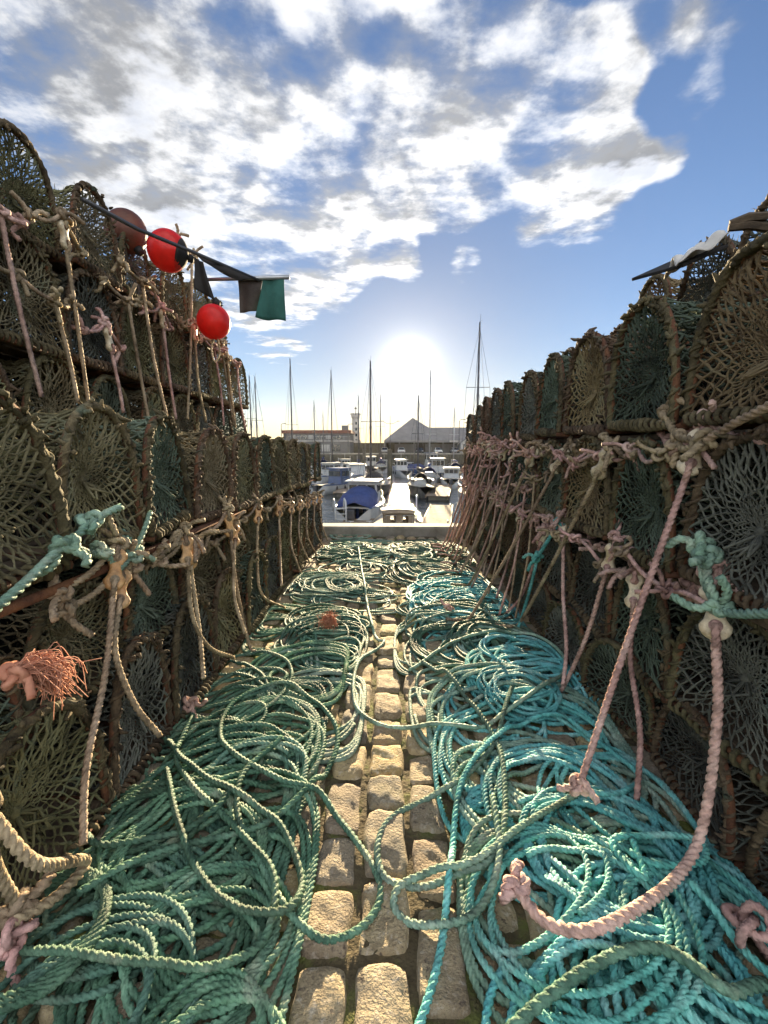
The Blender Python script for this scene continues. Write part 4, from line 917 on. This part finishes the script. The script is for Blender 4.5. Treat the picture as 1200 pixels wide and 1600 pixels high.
def hanging(name, label, group, pts, m, tog, tdir=None, R=.0095, seed=0, tie=None, end_knot=False, near=True, face=(-1, 0, 0), scale=1.):
    """a toggle tied to a creel and the rope that runs from it to the ground"""
    p0 = np.array(pts[0], float); t = empty(name, (0, 0, 0), 0, label, 'rope', group)
    n = 12 if near else 7; step = .009 if near else .016
    d = np.array(pts[1], float) - p0; d /= np.linalg.norm(d)
    P = spline(pts, .02); P = resample(P, step); MB_ = MB(); MB_.rope(P, R, .058, n); MB_.build('rope', m, t)
    if tog:
        ln = .125 * scale; mb, dd, s, up, h = toggle_mb(p0 - d * (ln * .38), d, face, ln, .060 * scale); o = mb.build('toggle', tog, t)
        for q in (-1, 1):
            e = MB(); c = p0 - d * (ln * .38) + dd * h * q
            e.tube([c + up * .0125, c + up * .016], .013 * scale, 10); e.build('eye', 'rust' if not near else m, o)
            e2 = MB(); e2.rope(spline([c - up * .012, c + up * .014, c + dd * q * (.022 * scale) + up * .016, c + dd * q * .045 * scale], .006), R * .9, .05, n); e2.build('bight', m, t)
        top = p0 - d * (ln * 1.05)
    else: top = p0
    if tie is not None:
        k = MB(); knot_mb(k, top, .026 * scale, R * .95, seed, 3, .07, n); k.build('knot', m, t)
        for i, q in enumerate(tie):
            b = MB(); q = np.array(q, float); mid = (top + q) / 2 + np.array([0, 0, -.02]) + np.array(face) * .012
            b.rope(resample(spline([top, mid, q], .015), step), R, .055, n); b.build('bridle', m, t)
            k = MB(); knot_mb(k, q, .025 * scale, R, seed + i + 1, 2, .07, n); k.build('knot', m, t)
    if end_knot:
        k = MB(); knot_mb(k, P[-1], .022, R, seed + 9, 2, .03, n); k.build('knot', m, t)
    return t
def gz(x, y): return float(hmax(np.array([x]), np.array([y]), 2)[0][0]) + .012
def px_rope(px, plane_x, end=None, ground=None): ...
GR1 = 'pinkish ropes slanting down from the upper toggles of the right stack'; GR2 = 'pinkish ropes from the lower toggles of the right stack'
# right, upper line (about eye height): one toggle per creel
upper = [((1076, 735), (905, 1228)), ((934, 742), (812, 960)), ((867, 735), (735, 955)), ((826, 725), (735, 900)), ((800, 722), (722, 880)), ((784, 716), (714, 868)), ((770, 714), (706, 856)), ((761, 711), (700, 850)), ((752, 709), (697, 845)), ((745, 708), (694, 841))]
for i, (a, b) in enumerate(upper):
    xa = .765 - .01 * (i % 2); p0 = on_x(a[0], a[1], xa); e = on_z(b[0], b[1], .1) if i else on_z(b[0], b[1], .16)
    e[1] = min(e[1], QY - .3); ez = gz(e[0], e[1]); e[2] = max(ez, .05) if i else .16
    mid = (p0 + e) / 2 + np.array([-.012, 0, -.04 if i else -.03])
    tail = [e + np.array([-.06, -.05, .0]), e + np.array([-.14, -.03, 0])] if i else []
    tie = [p0 + np.array([.05, -.19, .075 + rnd.uniform(-.02, .02)]), p0 + np.array([.05, .17, .07 + rnd.uniform(-.02, .02)])]
    hanging('toggle_rope', ('pink rope from the nearest cream toggle of the right upper row, knotted on the heap' if i == 0 else f'tan pink rope from the {ordn(i)} cream toggle of the right stack, upper row'), GR1, [p0, mid, e] + tail,
            'rope_pink' if i == 0 else ('rope_tan' if i in (1, 2, 3) else 'rope_pink'), 'toggle_cream', R=.0098 if i < 5 else .009, seed=300 + 10 * i, tie=tie, end_knot=(i == 0), near=i < 4, scale=1.05, face=(-.55, -.83, .1))
lower = [((1118, 990), (1120, 1130), (1085, 1330), (960, 1440), (860, 1445), (805, 1385)), ((990, 945), (985, 1030), (1000, 1140), (995, 1250)), ((948, 890), (910, 1010), (860, 1100), (820, 1160)), ((880, 845), (880, 930), (885, 1010), (880, 1070)),
         ((845, 850), (815, 930), (790, 985)), ((812, 815), (790, 890), (775, 945)), ((795, 800), (775, 860), (757, 905)), ((780, 790), (760, 845), (745, 885)), ((768, 782), (748, 830), (735, 868)), ((758, 775), (738, 820), (727, 855)), ((749, 770), (732, 808), (720, 845)), ((741, 766), (726, 800), (714, 838))]
for i, pp in enumerate(lower):
    xa = .775; p0 = on_x(*pp[0], xa); pts = [p0]; N = len(pp) - 1
    for k, q in enumerate(pp[1:]):
        f = (k + 1) / N
        if i == 0:
            xs = [.745, .66, None, None, None][k]; p = on_x(*q, xs) if xs else on_z(*q, (.18, .15, .15)[k - 2])
        else:
            p = on_x(*q, xa - .10 * f ** 1.5 * (2.2 if i in (2,) else 1))
        pts.append(p)
    pts[-1][2] = max(pts[-1][2], .04)
    tie = [p0 + np.array([.06, -.17, .085 + rnd.uniform(-.02, .03)]), p0 + np.array([.05, .16, .06 + rnd.uniform(-.02, .03)])]
    hanging('toggle_rope', 'thick pink rope from the big white toggle, sweeping over the turquoise heap' if i == 0 else f'pink rope from the {ordn(i)} cream toggle of the right stack, lower row', GR2, pts, 'rope_pink', 'toggle_cream', R=.0118 if i == 0 else .0095, seed=500 + 10 * i, tie=tie,
            end_knot=i == 0, near=i < 5, scale=1.15 if i == 0 else .95, face=(-.55, -.83, .1))
# thinner ropes crowding the far half of the right stack
for i in range(16):
    y = 2.5 + i * .16; z0 = rnd.uniform(.55, 1.0); p0 = np.array([.77, y, z0]); e = np.array([.60 + rnd.uniform(-.08, .1), y + rnd.uniform(-.25, .1), .05])
    hanging('hanging_rope', 'thin tan rope among the crowd hanging down the far half of the right stack', 'thin ropes crowding the far half of the right stack', [p0, (p0 + e) / 2 + np.array([.02, 0, -.03]), e], ['rope_tan', 'rope_pink'][i % 2], None, R=.008, seed=700 + 7 * i,
            tie=[p0 + np.array([.03, -.14, .04]), p0 + np.array([.03, .13, .05])], near=False)
for (z0, y0, y1, m, lab, sd0) in ((.63, 1.05, 4.9, 'rope_pink', 'knotted pink rope run along the right stack between its lower toggles', 61), (.985, 1.1, 4.9, 'rope_pink', 'knotted pink rope run along the right stack at eye height', 67)):
    gg = np.random.default_rng(sd0); t = empty('tie_rope', (0, 0, 0), 0, lab, 'rope'); ys = np.arange(y0, y1, .1); P = np.stack([.765 + gg.normal(0, .010, len(ys)), ys, z0 + gg.normal(0, .028, len(ys))], -1)
    r = MB(); r.rope(resample(spline(P, .02), .012), .008, .05, 8); r.build('rope', m, t)
    for k in range(2, len(ys), 2):
        kb_ = MB(); knot_mb(kb_, P[k] + np.array([-.012, 0, 0]), .024, .0075, sd0 + k, 3, .07, 7); kb_.build('knot', m if gg.random() < .8 else 'rope_tan', t)
# turquoise rope and knots at the nearest toggle
p = on_x(1128, 950, .77); q = on_x(1105, 870, .77)
hanging('mooring_rope', 'blue green rope knotted to the big white toggle at right', None, [p, on_x(1140, 958, .76), on_x(1200, 958, .76), on_x(1260, 950, .76)], 'rope_pale', None, R=.0115, seed=41, tie=[q, on_x(1095, 850, .78)], near=True)
p = on_x(840, 870, .76); hanging('hanging_rope', 'bright green rope hanging alone between the pink ropes of the right stack', None, [p, on_x(828, 920, .74), on_x(808, 985, .68), on_z(790, 1010, .06)], 'rope_teal', None, R=.010, seed=43, tie=[on_x(875, 815, .77)])
p = on_x(1180, 605, .75); hanging('hanging_rope', 'pink rope with knotted end at the top right above the nearest toggle', None, [on_x(1100, 690, .76), on_x(1150, 660, .76), on_x(1200, 635, .76), on_x(1260, 600, .76)], 'rope_tan', None, R=.011, seed=47, tie=[on_x(1040, 650, .78), on_x(1060, 690, .77)])
# left, tan ropes with orange toggles
GL1 = 'tan ropes hanging from the orange toggles of the left stack'
left = [((178, 915), (165, 1050), (135, 1200), (130, 1320)), ((186, 945), (180, 1020), (210, 1100), (250, 1150)), ((293, 880), (300, 960), (325, 1010), (365, 1028)), ((297, 885), (312, 990), (318, 1060)), ((360, 835), (370, 920), (390, 1010), (402, 1085)), ((366, 850), (366, 930), (383, 990)),
        ((403, 815), (402, 880), (410, 930), (445, 955)), ((436, 805), (438, 870), (440, 915)), ((455, 800), (455, 850), (470, 895)), ((468, 796), (468, 840), (484, 880)), ((480, 792), (480, 835), (495, 868)), ((491, 788), (492, 825), (505, 856)), ((500, 785), (502, 815), (512, 845))]
for i, pp in enumerate(left):
    xa = -.755; N = len(pp) - 1; pts = []
    for k, q in enumerate(pp): pts.append(on_x(*q, xa + .10 * (k / N) ** 1.5))
    pts[-1][2] = max(.03, pts[-1][2]); p0 = pts[0]
    hanging('toggle_rope', ('brown rope from the nearest orange toggle down to the lower left ropes' if i == 0 else f'tan rope from the {ordn(i)} orange toggle along the left stack'), GL1, pts, 'rope_tan', 'toggle_orange', R=.0095 if i < 6 else .0085, seed=800 + 10 * i,
            tie=[p0 + np.array([-.04, -.15, .05 + rnd.uniform(-.02, .02)]), p0 + np.array([-.04, .15, .055 + rnd.uniform(-.02, .02)])], near=i < 5, face=(.55, -.83, .1), scale=.95)
hanging('hanging_rope', 'green rope slanting down at the left edge beside the upper creels', None, [on_x(100, 850, -.74), on_x(45, 905, -.74), on_x(0, 945, -.74), on_x(-40, 980, -.74)], 'rope_pale', None, R=.011, seed=51, tie=[on_x(140, 815, -.77), on_x(205, 860, -.77)])
hanging('hanging_rope', 'short green rope tied at the first gap of the upper left tier', None, [on_x(205, 870, -.75), on_x(225, 830, -.75), on_x(235, 800, -.76)], 'rope_pale', None, R=.0095, seed=53, tie=[on_x(160, 860, -.76)])
hanging('hanging_rope', 'rusty brown rope at the lower left edge running into the green loops', None, [on_x(-30, 1250, -.72), on_x(0, 1290, -.70), on_x(60, 1350, -.66), on_z(135, 1345, .08), on_z(90, 1400, .08), on_z(20, 1440, .1)], 'rope_tan', None, R=.0125, seed=55, tie=[on_z(30, 1420, .1)])
# ropes hanging down the tall back row on the left
GB = 'pale ropes hanging down the tall back row of the left stack'
back = [((0, 330), (30, 480), (65, 620)), ((103, 385), (120, 500), (138, 630)), ((85, 470), (108, 560), (122, 630)), ((173, 545), (185, 600), (193, 645)), ((200, 470), (215, 560), (232, 655)), ((222, 440), (240, 560), (262, 655)), ((255, 510), (265, 590), (275, 655)), ((300, 400), (298, 540), (293, 655)), ((305, 530), (310, 600), (322, 660)),
        ((335, 545), (345, 610), (350, 665)), ((345, 535), (355, 600), (365, 665)), ((355, 560), (362, 620), (368, 668)), ((370, 570), (376, 630), (384, 672))]
for i, pp in enumerate(back):
    pts = [on_x(*q, -1.385 + .01 * (i % 3)) for q in pp]; p0 = pts[0]
    hanging('hanging_rope', f'pale rope, {ordn(i)} from the near end, down the tall back row of the left stack' if i else 'pale rope at the near end of the tall back row, left stack', GB, pts, 'rope_tan' if i % 3 else 'rope_pink', 'toggle_cream' if i in (1, 3, 6, 8) else None, R=.0105, seed=900 + 10 * i,
            tie=[p0 + np.array([-.03, -.15, .05]), p0 + np.array([-.03, .14, .03])], near=False, face=(1, 0, 0), scale=.9)
# frayed ends
def frayed(c, d, L, n, m, label, spread=.35):
    g = np.random.default_rng(int(abs(c[0]) * 1e4) % 9973); mb = MB(); c = np.array(c); d = np.array(d) / np.linalg.norm(d)
    for k in range(n):
        v = d + g.normal(0, spread, 3); l = L * g.uniform(.6, 1.1); mb.tube(spline([c + g.normal(0, .004, 3), c + v * l * .35 + g.normal(0, .006, 3), c + v * l * .65 + np.array([0, 0, -.25 * l]) + g.normal(0, .010, 3), c + v * l * .8 + np.array([0, 0, -.7 * l]) + g.normal(0, .012, 3)], .008), .0010, 3)
    knot_mb(mb, c, .02, .009, 5, 1, .03); return tag(mb.build('frayed_rope_end', m), label, 'frayed rope')
frayed(on_x(20, 1055, -.70), (.55, .75, .25), .10, 260, 'fray', 'frayed orange rope end sticking out at the left edge', .22)
e = on_z(515, 960, .1); frayed((e[0], e[1], gz(e[0], e[1]) + .03), (-.2, -1, .4), .06, 200, 'fray', 'small frayed pink tuft lying on the left coils', .6)
def pink_knot(px, py, s, label, z=.12):
    e = on_z(px, py, z); mb = MB(); knot_mb(mb, (e[0], e[1], gz(e[0], e[1]) + .015), s, .0095, int(px), 2, .06); tag(mb.build('knot', 'rope_pink'), label, 'knot')
pink_knot(295, 1075, .026, 'pink knot lying on the middle of the left coils'); pink_knot(1170, 1420, .04, 'bunch of knotted pink rope at the lower right edge'); pink_knot(700, 940, .022, 'small pink knot on the right coils halfway along'); pink_knot(20, 1430, .03, 'pinkish knot at the lower left corner')
# ------------------------------------------------------------------ buoys, flags, boards on the stacks
def P3(px, py, y): return on_y(px, py, y)
def buoy(px, py, y, r, m, label, cap=None, capdir=(0, 0, 1)):
    c = P3(px, py, y); t = empty('float_buoy', c, 0, label, 'buoy'); MB().ball((0, 0, 0), r, 28, 18, (1, 1, 1.04)).build('float', m, t)
    d = np.array(capdir) / np.linalg.norm(capdir)
    if cap:
        mb = MB(); q = Vector((0, 0, 1)).rotation_difference(Vector(d)).to_matrix(); th = np.linspace(0, .95, 7); ph = np.arange(20) * 2 * math.pi / 20
        rings = [[np.array(q) @ np.array([rr * math.cos(f), rr * math.sin(f), zz]) for f in ph] for rr, zz in [(r * 1.012 * math.sin(a), r * 1.03 * math.cos(a)) for a in th[::-1]] + [(r * .20, r * 1.06), (r * .2, r * 1.28), (r * .12, r * 1.32)]]
        mb.loft(rings); mb.build('neck', cap, t)
    else:
        mb = MB(); mb.tube([d * r * .98, d * r * 1.2, d * r * 1.32], [r * .24, r * .22, r * .15], 12); mb.build('neck', 'rubber', t)
    return c, t
c, t = buoy(334, 503, 3.2, .108, 'buoy_red', 'bright red ball buoy hanging lowest on the tall left stack', None, (.2, 0, 1))
mb = MB(); mb.rope(spline([np.array([0, 0, -.10]), np.array([-.02, -.01, -.17]), np.array([.0, -.02, -.26]), np.array([.03, 0, -.2]), np.array([.02, 0, -.1])], .01), .007, .05, 7); mb.build('tether', 'rope_tan', t)
buoy(262, 392, 2.7, .105, 'buoy_red', 'red ball buoy with black end, under the flag pole', 'flag_black', (.9, .2, -.25))
buoy(197, 362, 2.75, .11, 'buoy_brown', 'dark brown ball buoy at the top of the left stack', None, (.4, 0, -.6))
mb = MB(); mb.tube([P3(130, 312, 2.0), P3(215, 358, 2.35), P3(300, 393, 2.65), P3(405, 438, 2.9)], [.010, .010, .0095, .009], 8); tag(mb.build('flag_pole', 'mast_dark'), 'dark pole sticking out over the alley from the left stack', 'pole')
mb = MB(); mb.tube([P3(318, 437, 2.9), P3(452, 433, 2.9)], [.010, .014], 8); tag(mb.build('flag_rod', 'alloy'), 'thin rod at the pole end carrying the green flag', 'pole')
def flag(corners, y, m, label, seed, sag=.012):
    g = np.random.default_rng(seed); n = 14; A = [P3(*c, y) for c in corners]; u = np.linspace(0, 1, n); U, V = np.meshgrid(u, u, indexing='ij')
    P = ((1 - U) * (1 - V))[..., None] * A[0] + (U * (1 - V))[..., None] * A[1] + (U * V)[..., None] * A[2] + ((1 - U) * V)[..., None] * A[3]
    P[..., 1] += sag * np.sin(U * 7 + g.uniform(0, 6)) * (.3 + V) + sag * .7 * np.sin(V * 5 + U * 3)
    P[..., 2] += .004 * np.sin(U * 5 + g.uniform(0, 6)) * V
    i = np.arange(n - 1)[:, None]; j = np.arange(n - 1)[None]
    mb = MB(); mb.add(P, np.stack([i * n + j, (i + 1) * n + j, (i + 1) * n + j + 1, i * n + j + 1], -1).reshape(-1, 4)); o = mb.build('flag', m)
    o.modifiers.new('thick', 'SOLIDIFY').thickness = .003; return tag(o, label, 'flag')
flag([(371, 434), (411, 433), (403, 484), (375, 490)], 2.91, 'flag_brown', 'dark brown square flag on the rod, left of the green one', 3)
flag([(411, 433), (444, 432), (446, 502), (400, 497)], 2.90, 'flag_green', 'dark green square flag at the end of the rod', 4)
flag([(303, 402), (318, 410), (336, 470), (306, 452)], 2.68, 'flag_black', 'limp black flag hanging from the pole above the lowest buoy', 5)
flag([(300, 393), (395, 436), (375, 440), (318, 410)], 2.75, 'flag_black', 'ragged black flag furled along the outer end of the pole', 6, .006)
# right stack top
p = P3(1058, 412, 2.3)
mb = MB(); mb.smooth = False; mb.box((0, 0, 0), (.24, .30, .014)); o = mb.build('board', 'flag_black', bevel=.003); o.location = p; o.rotation_euler = (.15, -.42, .2); tag(o, 'flat black board sloping on top of the right stack', 'board')
def cloth():
    c = P3(1086, 400, 2.2); g = np.random.default_rng(8); n = 16; u = np.linspace(-1, 1, n); U, V = np.meshgrid(u, u, indexing='ij')
    X = .10 * U + .02 * V; Y = .09 * V; Z = .06 * U - .03 * np.abs(V) ** 1.5 + .012 * np.sin(U * 5 + V * 3) + .014 * np.sin(V * 7 - U * 2)
    i = np.arange(n - 1)[:, None]; j = np.arange(n - 1)[None]; mb = MB(); mb.add(np.stack([X, Y, Z], -1) + c + np.array([0, 0, .03]), np.stack([i * n + j, (i + 1) * n + j, (i + 1) * n + j + 1, i * n + j + 1], -1).reshape(-1, 4))
    o = mb.build('sacking', 'cloth_white'); o.modifiers.new('thick', 'SOLIDIFY').thickness = .004; tag(o, 'crumpled white sacking beside the black board on the right stack', 'cloth')
cloth()
for i, (a, b, lab) in enumerate((((1140, 350), (1200, 338), 'upper of two grey sticks on top of the right stack'), ((1138, 356), (1205, 356), 'lower of two grey sticks on top of the right stack'))):
    mb = MB(); mb.smooth = False; p, q = P3(*a, 1.9), P3(*b, 1.85); mb.tube([p, (p + q) / 2 + np.array([0, 0, .01]), q], [.014, .018, .016], 5); tag(mb.build('stick', 'old_wood'), lab, 'stick')

# ------------------------------------------------------------------ air
hz = MB(); hz.smooth = False; hz.box((0, 105, 6.), (500, 270, 22.)); ho = hz.build('haze', 'rust'); tag(ho, kind='stuff')
hm_ = bpy.data.materials.new('haze'); hm_.use_nodes = True; T = NT(hm_.node_tree); T.n.remove(T.n['Principled BSDF'])
pv = T.new('ShaderNodeVolumePrincipled'); pv.inputs['Color'].default_value = (.95, .95, .95, 1); pv.inputs['Density'].default_value = HAZE; pv.inputs['Anisotropy'].default_value = .6
T.l.new(pv.outputs[0], T.n['Material Output'].inputs['Volume']); ho.data.materials[0] = hm_
